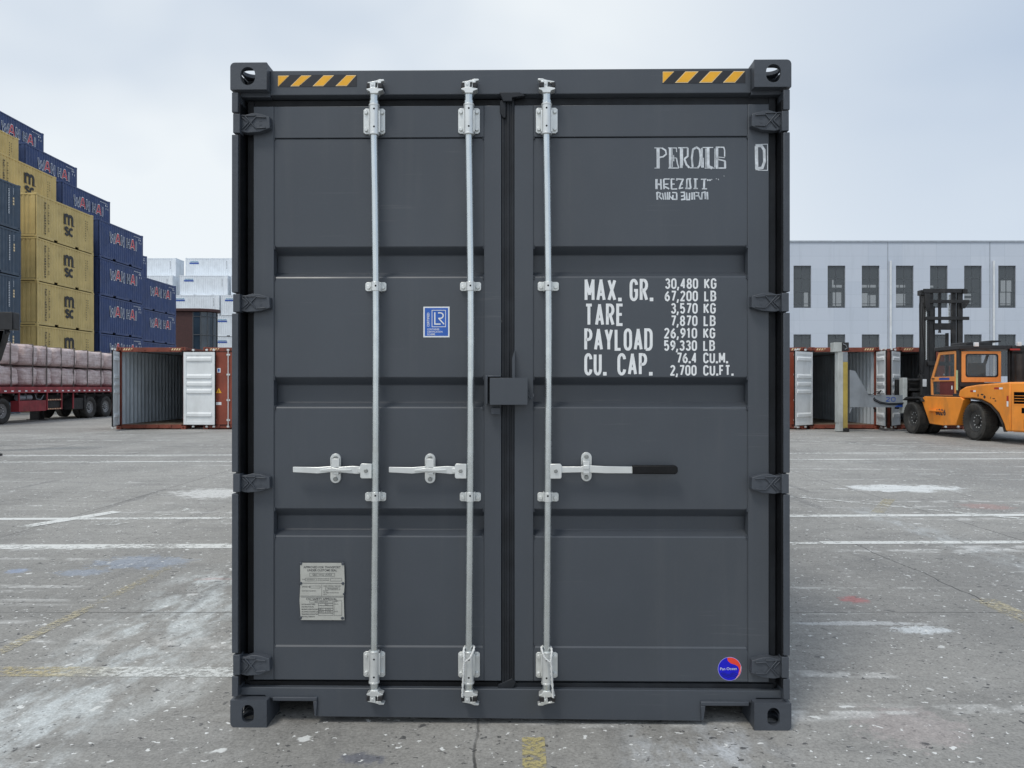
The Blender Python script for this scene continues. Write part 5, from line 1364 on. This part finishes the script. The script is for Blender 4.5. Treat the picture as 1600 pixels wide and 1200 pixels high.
for y in (31.35, 31.8): mb.cyl((XT - .25, y, 1.05), (XT - .25, y + .38, 1.05), .13, 18)
mb.tube([(XT - .1, 32.3, 1.2), (XT - .1, 32.4, .98), (XT - .1, 32.7, .95), (XT - .1, 32.9, 1.15)], .02, 6)
fin(mb, 'air_tank', M['greysteel'], tr, bevel=.01)
mb = MB(); mb.box(XT - .45, XT - .06, 35.0, 35.85, .45, .98); mb.box(XT - .5, XT - .02, 35.9, 36.0, .5, 1.1); fin(mb, 'mudguard', M['under'], tr, bevel=.02)
mb = MB()
for y in (34.3, 34.6): mb.box(XT - 1.6, XT - 1.2, y, y + .12, 0.02, 1.2)
mb.box(XT - 1.7, XT - 1.1, 34.2, 34.8, 0.0, .03); fin(mb, 'landing_leg', M['under'], tr)
from mathutils import noise as mnoise
edges = [(28.4, 31.55), (31.6, 32.62), (32.66, 33.62), (33.67, 35.65), (35.7, 38.1), (38.15, 40.3)]
lab = ['bale at the left edge of the picture', 'narrow bale, second from the left', 'narrow bale with green patches, third from the left', 'wide bale above the crate rack, fourth from the left', 'wide bale above the rear wheels', 'bale at the rear end of the trailer']
for lv in range(2):
    for i, (a, b) in enumerate(edges):
        z0 = 1.506 + lv * .895; z1 = z0 + (.86 if lv == 0 else .93 - .02 * i); x0, x1 = XT - 2.3, XT - .12 + (.02 if lv else 0)
        mb = MB(); bmesh.ops.create_cube(mb.bm, size=1)
        bmesh.ops.subdivide_edges(mb.bm, edges=mb.bm.edges, cuts=15, use_grid_fill=True)
        for v_ in mb.bm.verts:
            p = v_.co * 2; q_ = Vector([abs(c) ** 6 for c in p]); n_ = (sum(q_)) ** (1 / 6) if sum(q_) > 0 else 1
            p = p / max(n_, 1e-4) * max(abs(p.x), abs(p.y), abs(p.z))
            p = Vector((p.x * (x1 - x0) / 2, p.y * (b - a) / 2, p.z * (z1 - z0) / 2)) + Vector(((x0 + x1) / 2, (a + b) / 2, (z0 + z1) / 2))
            d_ = mnoise.noise(p * 2.1 + Vector((lv * 7, i * 3, 0))) * .045 + mnoise.noise(p * 6) * .022
            p.x += d_; p.z = max(z0, p.z + d_ * (.8 if v_.co.z > 0 else .0)); p.y += d_ * .4
            v_.co = p
        o = mb.build('wrapped_bale', M['wrap'], org=((x0 + x1) / 2, (a + b) / 2, z0), smooth=60)
        tag(o, f'plastic-wrapped pinkish {lab[i]}, {"top" if lv else "bottom"} layer', 'bale', 'wrapped bales on the trailer')
        nst = max(1, round((b - a) / 1.3))
        mb = MB()
        for s_ in range(nst):
            y_ = a + (b - a) * (s_ + .5) / nst + random.uniform(-.06, .06)
            mb.box(x1 - .03, x1 + .028, y_, y_ + .018, z0 + .01, z1 - .01); mb.box(x0 + .1, x1 - .0, y_, y_ + .018, z1 - .02, z1 + .012)
        s2 = fin(mb, 'strap', M['strap'], None, org=((x0 + x1) / 2, (a + b) / 2, z0)); s2.location = (0, 0, 0); s2.parent = o
# ------------------------------------------------------------------ machine at the left edge, mostly out of the picture
lm = thing('lifting_machine', (-12.6, 17.2, 0), 'black lifting machine arm reaching in at the left edge, before the bales', 'lifting machine')
mb = MB(); mb.box(-12.3, -11.25, 17.0, 17.25, 2.78, 3.18); mb.box(-11.2495, -11.23, 17.02, 17.23, 2.80, 3.16); mb.cyl((-11.45, 17.1, 2.779), (-11.40, 17.1, 2.70), .05, 10)
fin(mb, 'arm_head', M['black'], lm, bevel=.02)
mb = MB(); fy = Fr((0, 17.25, 0), (1, 0, 0), (0, 0, 1))
mb.prism(fy, [(-11.85, 2.779), (-11.42, 2.779), (-11.47, 2.55), (-11.62, 2.1), (-12.1, 1.5), (-13.4, .9), (-13.4, .6), (-12.6, .9), (-12.0, 1.7)], .05, .25)
fin(mb, 'arm', M['maststeel'], lm, bevel=.02)
mb = MB(); mb.box(-16.0, -13.4, 16.2, 18.6, .45, 1.5); fin(mb, 'body', M['under'], lm, bevel=.05)
mb = MB(); mb.cyl((-11.15, 16.3, .0), (-11.15, 16.3, .05), .13, 18); mb.cyl((-11.15, 16.3, .05), (-11.2, 16.33, .20), .09, 14, .05); mb.cyl((-11.2, 16.33, .2), (-11.6, 16.35, .22), .04, 10); mb.cyl((-11.6, 16.35, .2), (-13.5, 16.6, .75), .04, 10)
fin(mb, 'foot', M['black'], lm, bevel=.01)
wheel(lm, (-13.9, 16.9, .45), .45, .3, 1, 'rim_dark', False); wheel(lm, (-13.9, 18.2, .45), .45, .3, 1, 'rim_dark', False)

# ------------------------------------------------------------------ forklift with side spreader
fk = thing('forklift', (14.05, 22.4, 0), 'large orange forklift with black mast and grey spreader arm, facing away at the right', 'forklift')
XS = 12.9; XR = 15.25
fsd = Fr((XS, 0, 0), (0, 1, 0), (0, 0, 1))          # (Y, z) side plane, n = +x, so d<0 is towards the camera side
rw = wheel(fk, (XS + .17, 21.1, .53), .53, .36, -1, 'rim_dark'); wheel(fk, (XR - .17, 21.1, .53), .53, .36, 1, 'rim_dark')
wheel(fk, (XS + .05, 24.2, .51), .51, .34, -1, 'rim_dark'); wheel(fk, (XS + .50, 24.2, .51), .51, .34, -1, 'rim_dark', False)
wheel(fk, (XR - .05, 24.2, .51), .51, .34, 1, 'rim_dark')
mb = MB(); mb.box(XS + .42, XR - .42, 19.4, 24.9, .40, 1.05); mb.box(XS + .4, XR - .4, 21.0, 21.2, .42, .62); mb.box(XS + .2, XR - .2, 24.1, 24.3, .40, .62)
mb.box(XS + .05, XR - .05, 20.4, 22.2, 1.16, 1.30); fin(mb, 'chassis', M['under'], fk, bevel=.02)
mb = MB(); mb.prism(fsd, [(23.78, 1.12), (23.3, .36), (22.6, .34), (21.93, .38), (21.56, 1.14), (21.7, 1.2), (23.6, 1.2)], -.02, .22); fin(mb, 'side_panel', M['orange'], fk, bevel=.02)
mb = MB(); mb.box(XS - .05, XS - .02, 22.55, 23.25, .74, .77); mb.box(XS - .14, XS - .0205, 22.6, 23.3, .76, .785); fin(mb, 'step', M['orange'], fk)
fnum = Fr((XS - .021, 22.95, 0), (0, -1, 0), (0, 0, 1))
mb = MB(); stroke_text(mb, fnum, '6026', .02, .66, .15, .08, .045, .055, d=.002); mb.build('number_lettering', M['ink'], fk)
mb = MB(); mb.prism(fsd, [(24.75, 1.08), (24.55, 1.17), (23.7, 1.17), (23.55, 1.05), (23.62, 1.03), (23.75, 1.12), (24.52, 1.12), (24.70, 1.05)], -.10, .55)
mb.prism(fsd, [(21.75, 1.201), (23.6, 1.201), (23.6, 1.24), (21.75, 1.24)], .0, 2.2)
fin(mb, 'fender', M['maststeel'], fk, bevel=.01)
# engine hood / counterweight side with wheel arch
mb = MB()
P = [(21.85, 1.20), (21.78, 1.40), (21.5, 1.50), (20.9, 1.56), (20.0, 1.60), (19.56, 1.62), (19.56, .34), (19.74, .33), (19.82, .52), (20.02, .80), (20.35, 1.02), (20.75, 1.14), (21.2, 1.18), (21.6, 1.17)]
mb.prism(fsd, P, 0, XR - XS); fin(mb, 'hood', M['orange'], fk, bevel=.04)
mb = MB()
for (a, b) in zip(P[7:12], P[8:13]):
    d = (Vector(b) - Vector(a)).normalized(); n_ = Vector((-d.y, d.x)) * .035
    mb.prism(fsd, [a, b, tuple(Vector(b) - n_), tuple(Vector(a) - n_)], -.025, .06)
fin(mb, 'wheel_arch', M['maststeel'], fk)
mb = MB(); fp = Fr((0, 0, .33), (1, 0, 0), (0, 1, 0))
mb.prism(fp, [(XS, 19.555), (XS + .36, 18.62), (XR - .36, 18.62), (XR, 19.555)], 0, 1.29); fin(mb, 'counterweight', M['orange'], fk, bevel=.05)
dv = Vector((.36, -.935, 0)).normalized(); fc = Fr((XS, 19.555, 0), dv, (0, 0, 1))
mb = MB()
mb.poly(fc, [(.10, 1.06), (.86, 1.06), (.86, 1.36), (.10, 1.36)], .003)
mb.poly(fc, [(.30, .82), (.86, .82), (.86, .96), (.30, .96)], .003)
mb.poly(fc, [(.36, .42), (.80, .42), (.80, .66), (.36, .66)], .003)
mb.build('vent', M['hole'], fk)
mb = MB()
for z_ in (1.12, 1.19, 1.26): mb.prism(fc, [(.12, z_), (.84, z_), (.84, z_ + .012), (.12, z_ + .012)], .004, .02)
mb.ribbon(fc, [(.08, 1.04), (.88, 1.04), (.88, 1.38), (.08, 1.38)], .03, .006, closed=True)
fin(mb, 'vent_trim', M['orange'], fk)
mb = MB(); mb.prism(fc, [(.42, .46), (.74, .46), (.74, .56), (.42, .56)], .004, .03); fin(mb, 'tail_lamp', M['refl_red'], fk, bevel=.01)
fo = Fr((XS - .001, 0, 0), (0, 1, 0), (0, 0, 1))
def sl_(mb, y0, y1, z0, z1, mi, d=-.002): mb.poly(fo, [(y0, z0), (y1, z0), (y1, z1), (y0, z1)], d, mi)
mb = MB(); sl_(mb, 19.85, 20.0, 1.43, 1.48, 0); sl_(mb, 20.0, 20.2, 1.43, 1.48, 1); sl_(mb, 21.0, 21.12, 1.35, 1.40, 0); sl_(mb, 21.12, 21.25, 1.35, 1.40, 1); sl_(mb, 19.62, 19.69, 1.12, 1.26, 1); sl_(mb, 19.62, 19.69, .98, 1.12, 0)
mb.build('reflector_tape', [M['white'], M['refl_red']], fk)
mb = MB()
for (y_, z_, w_, h_) in ((20.9, 1.26, .05, .10), (20.72, 1.28, .13, .05), (20.62, 1.22, .09, .09), (20.35, 1.2, .03, .07), (20.22, 1.18, .12, .03), (20.15, 1.12, .08, .04)):
    mb.poly(fo, [(y_ + w_ * math.cos(a) * random.uniform(.6, 1) * .6, z_ + h_ * math.sin(a) * random.uniform(.5, 1) * .6) for a in [i * .785 for i in range(8)]], -.002, 0)
mb.build('scuff_mark', [M['under']], fk)
# cab
CL, CR, CB, CF = 13.0, 14.55, 22.0, 23.45
fcab = Fr((CL, 0, 0), (0, 1, 0), (0, 0, 1))
def inset(P, k_):
    c = Vector((sum(p[0] for p in P) / len(P), sum(p[1] for p in P) / len(P))); return [tuple(c + (Vector(p) - c) * k_) for p in P]
mb = MB()
outer = [(22.08, 1.17), (23.40, 1.17), (23.42, 1.72), (22.98, 2.55), (22.08, 2.55)]
up = [(22.17, 1.80), (23.26, 1.80), (22.90, 2.46), (22.17, 2.46)]; lo = [(22.17, 1.25), (23.30, 1.25), (23.32, 1.66), (22.17, 1.66)]
mb.plate(fcab, outer, [up, lo], -.02, .03)
dr_ = fin(mb, 'cab_door', M['orange2'], fk, bevel=.01)
mb = MB(); mb.prism(fcab, up, .0, .008); fin(mb, 'glass', M['glass'], dr_)
mb = MB(); mb.prism(fcab, [(22.17, 1.25), (22.95, 1.25), (22.95, 1.66), (22.17, 1.66)], .0, .01); fin(mb, 'lower_panel', M['maroon'], dr_)
mb = MB(); mb.prism(fcab, [(22.95, 1.25), (23.30, 1.25), (23.32, 1.66), (22.95, 1.66)], .0, .009); fin(mb, 'lower_glass', M['glass'], dr_)
mb = MB(); mb.poly(fcab, [(22.40, 1.70), (22.95, 1.70), (22.95, 1.77), (22.40, 1.77)], -.022, 0); mb.poly(fcab, [(22.28, 1.42), (22.34, 1.42), (22.34, 1.53), (22.28, 1.53)], -.004, 1); mb.build('door_sign', [M['signblue'], M['white']], dr_)
mb = MB(); mb.box(CL - .045, CL - .0205, 23.2, 23.32, 1.73, 1.76); fin(mb, 'handle', M['black'], dr_)
mb = MB()
for (P0, P1) in (((CL + .04, 22.04, 1.25), (CL + .04, 22.04, 2.6)), ((CR - .04, 22.04, 1.25), (CR - .04, 22.04, 2.6)), ((CL + .04, 23.42, 1.25), (CL + .04, 23.44, 1.74)), ((CL + .04, 23.44, 1.74), (CL + .04, 22.98, 2.58)), ((CR - .04, 23.42, 1.25), (CR - .04, 23.44, 1.74)), ((CR - .04, 23.44, 1.74), (CR - .04, 22.98, 2.58))):
    mb.cyl(P0, P1, .045, 8)
mb.box(CL, CR, 23.38, 23.46, 1.241, 1.34); mb.box(CL + .02, CR - .02, CB + .0, 23.40, 1.241, 1.30)
mb.box(CL - .02, CL + .06, 21.96, 22.07, 1.241, 2.6); mb.box(CR - .02, CR + .35, 21.95, 22.10, 1.62, 2.58)
mb.box(CL + .02, CR + .3, 21.93, 22.05, 1.50, 1.62)
fin(mb, 'cab_frame', M['black'], fk, bevel=.006)
mb = MB(); mb.box(CL - .06, CR + .38, 21.85, 23.15, 2.58, 2.70); mb.box(CL + .25, CL + 1.0, 22.0, 22.8, 2.701, 2.80); mb.box(CL + .95, CL + 1.25, 22.0, 22.6, 2.80, 2.85)
mb.box(CR - .1, CR + .38, 21.80, 21.85, 2.50, 2.66)
fin(mb, 'cab_roof', M['black'], fk, bevel=.015)
frr = Fr((CL, CB - .04, 0), (1, 0, 0), (0, 0, 1)); W_ = 1.10
mb = MB(); rb = .06
def rrect(x0, x1, z0, z1, r_=.07, n=4):
    o = []
    for (cx_, cz_, a0) in ((x1 - r_, z1 - r_, 0), (x0 + r_, z1 - r_, 90), (x0 + r_, z0 + r_, 180), (x1 - r_, z0 + r_, 270)):
        o += [(cx_ + r_ * math.cos(R(a0 + 90 * i / n)), cz_ + r_ * math.sin(R(a0 + 90 * i / n))) for i in range(n + 1)]
    return o
mb.plate(frr, [(.06, 1.63), (W_ + .10, 1.63), (W_ + .10, 2.53), (.06, 2.53)], [rrect(.17, W_ + .01, 1.78, 2.45)], 0, .04)
rwn = fin(mb, 'rear_window', M['orange2'], fk, bevel=.008)
mb = MB(); mb.prism(frr, rrect(.17, W_ + .01, 1.78, 2.45), .01, .018); fin(mb, 'glass', M['glass'], rwn)
mb = MB(); mb.plate(frr, rrect(.165, W_ + .015, 1.775, 2.455), [rrect(.20, W_ - .02, 1.81, 2.42)], .019, .044); fin(mb, 'window_seal', M['black'], rwn)
mb = MB(); mb.box(CL + .45, CL + 1.0, 22.35, 22.85, 1.301, 1.75); mb.box(CL + .47, CL + .98, 22.25, 22.36, 1.70, 2.20); fin(mb, 'seat', M['under'], fk, bevel=.04)
mb = MB(); mb.cyl((CL + .72, 23.25, 1.30), (CL + .72, 23.12, 1.85), .03, 8); mb.lathe((CL + .72, 23.11, 1.87), (0, -.25, 1), [(-.012, .17), (-.012, .19), (.012, .19), (.012, .17)], 20); fin(mb, 'steering_wheel', M['black'], fk)
mb = MB(); mb.box(CL + .35, CL + .47, 21.78, 21.86, 2.66, 2.78); fin(mb, 'work_lamp', M['lamp_clear'], fk, bevel=.01)
mb = MB(); mb.box(CR + .03, CR + .14, 21.76, 21.84, 2.67, 2.79); fin(mb, 'work_lamp', M['lamp_clear'], fk, bevel=.01)
mb = MB(); mb.box(CR - .18, CR + .1, 21.77, 21.799, 2.55, 2.60); fin(mb, 'tail_lamp', M['refl_red'], fk)
mb = MB(); mb.lathe((CR + .42, 21.4, 2.56), (0, 0, 1), [(0, .07), (.02, .085), (.16, .07), (.22, .03)], 16); fin(mb, 'beacon', M['lamp_amber'], fk)
mb = MB(); mb.cyl((CR + .42, 21.4, 1.60), (CR + .42, 21.4, 2.559), .02, 8); fin(mb, 'beacon_post', M['black'], fk)
mb = MB(); mb.tube([(CR + .10, 21.2, 1.58), (CR + .10, 21.2, 2.15), (CR + .12, 21.2, 2.28), (CR + .20, 21.2, 2.36), (CR + .35, 21.2, 2.40)], .055, 12); mb.cyl((CR - .22, 21.3, 1.60), (CR - .22, 21.3, 2.42), .13, 16); fin(mb, 'exhaust', M['maststeel'], fk)
mb = MB(); mb.box(CR + .25, CR + .62, 21.0, 21.4, 1.60, 2.38); fin(mb, 'air_filter', M['under'], fk, bevel=.04)
fy2 = Fr((0, 20.6, 0), (1, 0, 0), (0, 0, 1))
mb = MB(); mb.prism(fy2, [(14.45, 1.60), (14.60, 1.60), (14.80, 1.93), (14.70, 1.93)], 0, .4); mb.prism(fy2, [(14.72, 1.60), (14.88, 1.60), (15.05, 1.93), (14.95, 1.93)], 0, .4); fin(mb, 'hood_rail', M['greysteel'], fk, bevel=.01)
mb = MB(); mb.box(CL + .005, CL + .03, 22.02, 22.06, 1.35, 2.02); mb.box(CL - .03, CL - .021, 21.98, 22.06, 1.40, 1.98); fin(mb, 'pale_strip', M['greenyellow'], fk)
# mast
XM0, XM1, YM = 13.72, 15.02, 25.15
mb = MB()
for (a, s) in ((XM0, 1), (XM1, -1)):
    mb.box(*sorted((a, a + s * .17)), YM, YM + .10, .25, 4.72); mb.box(*sorted((a, a + s * .05)), YM + .101, YM + .30, .25, 4.74)
    mb.box(*sorted((a + s * .20, a + s * .34)), YM + .04, YM + .12, .35, 4.70); mb.box(*sorted((a + s * .20, a + s * .25)), YM + .121, YM + .30, .35, 4.72)
mb.box(XM0 - .04, XM1 + .06, YM - .05, YM - .001, 4.62, 4.76)
for z_ in (4.28, 3.72): mb.box(XM0 + .02, XM1 + .18, YM - .06, YM - .001, z_, z_ + .11)
mb.box(XM0 + .35, XM1 - .35, YM + .02, YM + .10, 3.40, 3.62); mb.box(XM0 + .1, XM1 - .1, YM - .05, YM - .001, 2.20, 2.34); mb.box(XM0, XM1, YM - .05, YM - .001, .5, .8)
mb.box(XM0 - .12, XM0 + .05, YM - .02, YM + .2, 4.55, 4.72); mb.box(XM1 - .05, XM1 + .10, YM - .1, YM + .05, 4.60, 4.74)
fm_ = Fr((0, YM - .07, 0), (1, 0, 0), (0, 0, 1))
mb.prism(fm_, [(XM0 - .02, 4.6), (XM0 + .16, 4.6), (XM0 + .16, 4.0), (XM0 + .06, 4.0), (XM0 - .02, 4.2)], 0, .02); mb.prism(fm_, [(XM1 - .1, 4.28), (XM1 + .15, 4.28), (XM1 + .02, 4.10), (XM1 - .1, 4.10)], 0, .02)
fin(mb, 'mast', M['maststeel'], fk, bevel=.01)
mb = MB()
mb.cyl((XM0 + .42, YM + .2, .4), (XM0 + .42, YM + .2, 4.2), .055, 12); mb.cyl((XM1 - .42, YM + .2, .4), (XM1 - .42, YM + .2, 3.3), .055, 12); mb.cyl((XM0 + .55, YM + .05, 3.5), (XM0 + .55, YM + .05, 4.62), .05, 12); mb.cyl((XM0 + .55, YM + .05, 3.3), (XM0 + .55, YM + .05, 3.51), .05, 12, .02)
fin(mb, 'lift_cylinder', M['maststeel'], fk)
mb = MB(); mb.cyl((XM0 + .30, YM + .3, 3.6), (XM0 + .30, YM + .3, 4.6), .03, 8); mb.cyl((XM1 - .28, YM + .31, 3.6), (XM1 - .28, YM + .31, 4.6), .03, 8)
fin(mb, 'chrome_rod', M['galv'], fk)
mb = MB()
mb.tube([(XM0 - .05, YM, 4.66), (XM0 - .14, YM - .05, 4.55), (XM0 - .17, YM - .05, 4.2), (XM0 - .16, YM - .05, 3.0), (XM0 - .18, YM - .05, 2.2), (XM0 - .12, YM - .05, 1.7), (XM0 - .1, YM, 1.4)], .022, 8)
mb.tube([(XM0 - .02, YM, 4.3), (XM0 - .08, YM - .02, 3.6), (XM0 - .0, YM - .03, 2.6), (XM0 - .03, YM - .03, 2.0), (XM0 - .25, YM - .03, 1.75), (XM0 - .5, YM + .1, 1.6)], .012, 6)
fin(mb, 'hydraulic_hose', M['grip'], fk, smooth=60)
mb = MB()
for i in range(60): mb.box(XM0 + .045 + (i % 2) * .008, XM0 + .075 + (i % 2) * .008, YM - .03, YM - .001, 2.4 + i * .03, 2.425 + i * .03)
fin(mb, 'lift_chain', M['galv2'], fk)
# carriage and spreader arm
YA = 25.18
mb = MB()
mb.box(13.28, XM0 + .6, YM + .32, YM + .5, .8, 1.75); mb.box(13.1, 14.0, YM + .1, YM + .3, 1.45, 1.62); mb.box(13.1, 14.1, YM + .1, YM + .3, .82, 1.02)
mb.box(13.2, 13.72, YM - .05, YM + .09, 1.36, 1.44); mb.box(13.3, 13.7, YM - .1, YM + .08, 1.03, 1.30); mb.box(13.55, 13.70, YM - .12, YM + .09, .55, 1.9)
mb.box(13.12, 13.5, YM - .04, YM + .1, .55, .80); mb.cyl((13.15, YM - .05, 1.72), (13.6, YM - .05, 1.72), .05, 10); mb.cyl((13.55, YM - .15, 1.2), (13.55, YM - .15, 1.85), .04, 10)
mb.box(12.95, 13.3, YM + .32, YM + .42, .75, 1.75)
fin(mb, 'carriage', M['maststeel'], fk, bevel=.008)
mb = MB(); mb.box(13.55, 13.72, YM - .17, YM - .125, 1.5, 1.75); fin(mb, 'work_lamp', M['lamp_clear'], fk, bevel=.01)
mb = MB(); mb.box(12.98, 13.12, YA - .12, YA + .14, .62, 1.80); fin(mb, 'mounting_plate', M['lightsteel'], fk, bevel=.01)
mb = MB(); fa = Fr((0, YA - .10, 0), (1, 0, 0), (0, 0, 1))
mb.prism(fa, [(11.22, .82), (12.98, .82), (12.98, 1.22), (11.95, 1.22), (11.82, 1.28), (11.40, 2.02), (11.22, 2.06)], -.2, 0)
mb.prism(fa, [(11.22, .815), (11.32, .815), (11.22, .60)], -.1, -.02)
mb.box(11.22, 12.98, YA - .102, YA - .101 + .0, 1.205, 1.215)
arm = fin(mb, 'spreader_arm', M['greysteel'], fk, bevel=.01)
fa2 = Fr((0, YA - .103, 0), (1, 0, 0), (0, 0, 1))
mb = MB(); stroke_text(mb, fa2, '20', 12.42, 1.02, .13, .12, .022, .06, d=.003, italic=.02); mb.poly(fa2, [(12.7, .83), (12.97, .83), (12.97, .93), (12.85, .92)], .003); mb.build('painted_number', M['signblue'], arm)
mb = MB(); P = [(12.0, 1.12), (12.02, 1.05), (12.2, .96), (12.5, .91), (12.8, .92), (12.97, .93)]
mb.tube([(a, YA - .12, b) for a, b in P], .014, 6); mb.tube([(a + .03, YA - .12, b + .035) for a, b in P], .012, 6)
mb.tube([(11.82, YA - .12, 1.26), (11.95, YA - .13, 1.24), (12.08, YA - .13, 1.34), (12.16, YA - .13, 1.34), (12.22, YA - .13, 1.24)], .012, 6)
mb.cyl((12.12, YA - .14, 1.26), (12.24, YA - .14, 1.38), .022, 8); mb.tube([(12.0, YA - .12, .81), (12.06, YA - .12, .74), (12.05, YA - .12, .66)], .03, 6)
fin(mb, 'hydraulic_hose', M['grip'], arm, smooth=60)
mb = MB()
mb.box(10.82, 10.98, YA - .14, YA + .14, .30, 2.66)
mb.prism(Fr((0, YA - .14, 0), (1, 0, 0), (0, 0, 1)), [(10.80, 0.02), (10.98, 0.02), (10.98, .30), (10.84, .30)], -.26, 0)
leg = fin(mb, 'spreader_leg', M['lightsteel'], fk, bevel=.01)
mb = MB(); mb.box(10.9801, 11.14, YA - .13, YA + .13, .12, 2.32); fin(mb, 'yellow_face', M['olive'], leg, bevel=.01)
mb = MB(); mb.box(10.9801, 11.14, YA - .13, YA + .13, 2.3205, 2.66); fin(mb, 'grey_face', M['greysteel'], leg, bevel=.01)
mb = MB(); mb.box(10.98, 11.18, YA - .15, YA + .15, .0, .12); mb.cyl((11.06, YA - .151, .09), (11.06, YA - .19, .09), .06, 12); fin(mb, 'lock_foot', M['black'], leg, bevel=.01)
mb = MB(); mb.box(10.68, 10.93, YA - .16, YA + .16, 2.66, 2.97); fin(mb, 'head_box', M['lightsteel'], leg, bevel=.01)
mb = MB(); mb.box(10.9305, 11.17, YA - .15, YA + .15, 2.69, 2.97); fin(mb, 'head_cavity', M['black'], leg, bevel=.01)
mb = MB(); mb.tube([(10.96, YA - .17, 2.92), (11.05, YA - .18, 2.88), (11.1, YA - .17, 2.78), (11.02, YA - .18, 2.74)], .014, 6); fin(mb, 'cable', M['greysteel'], leg)
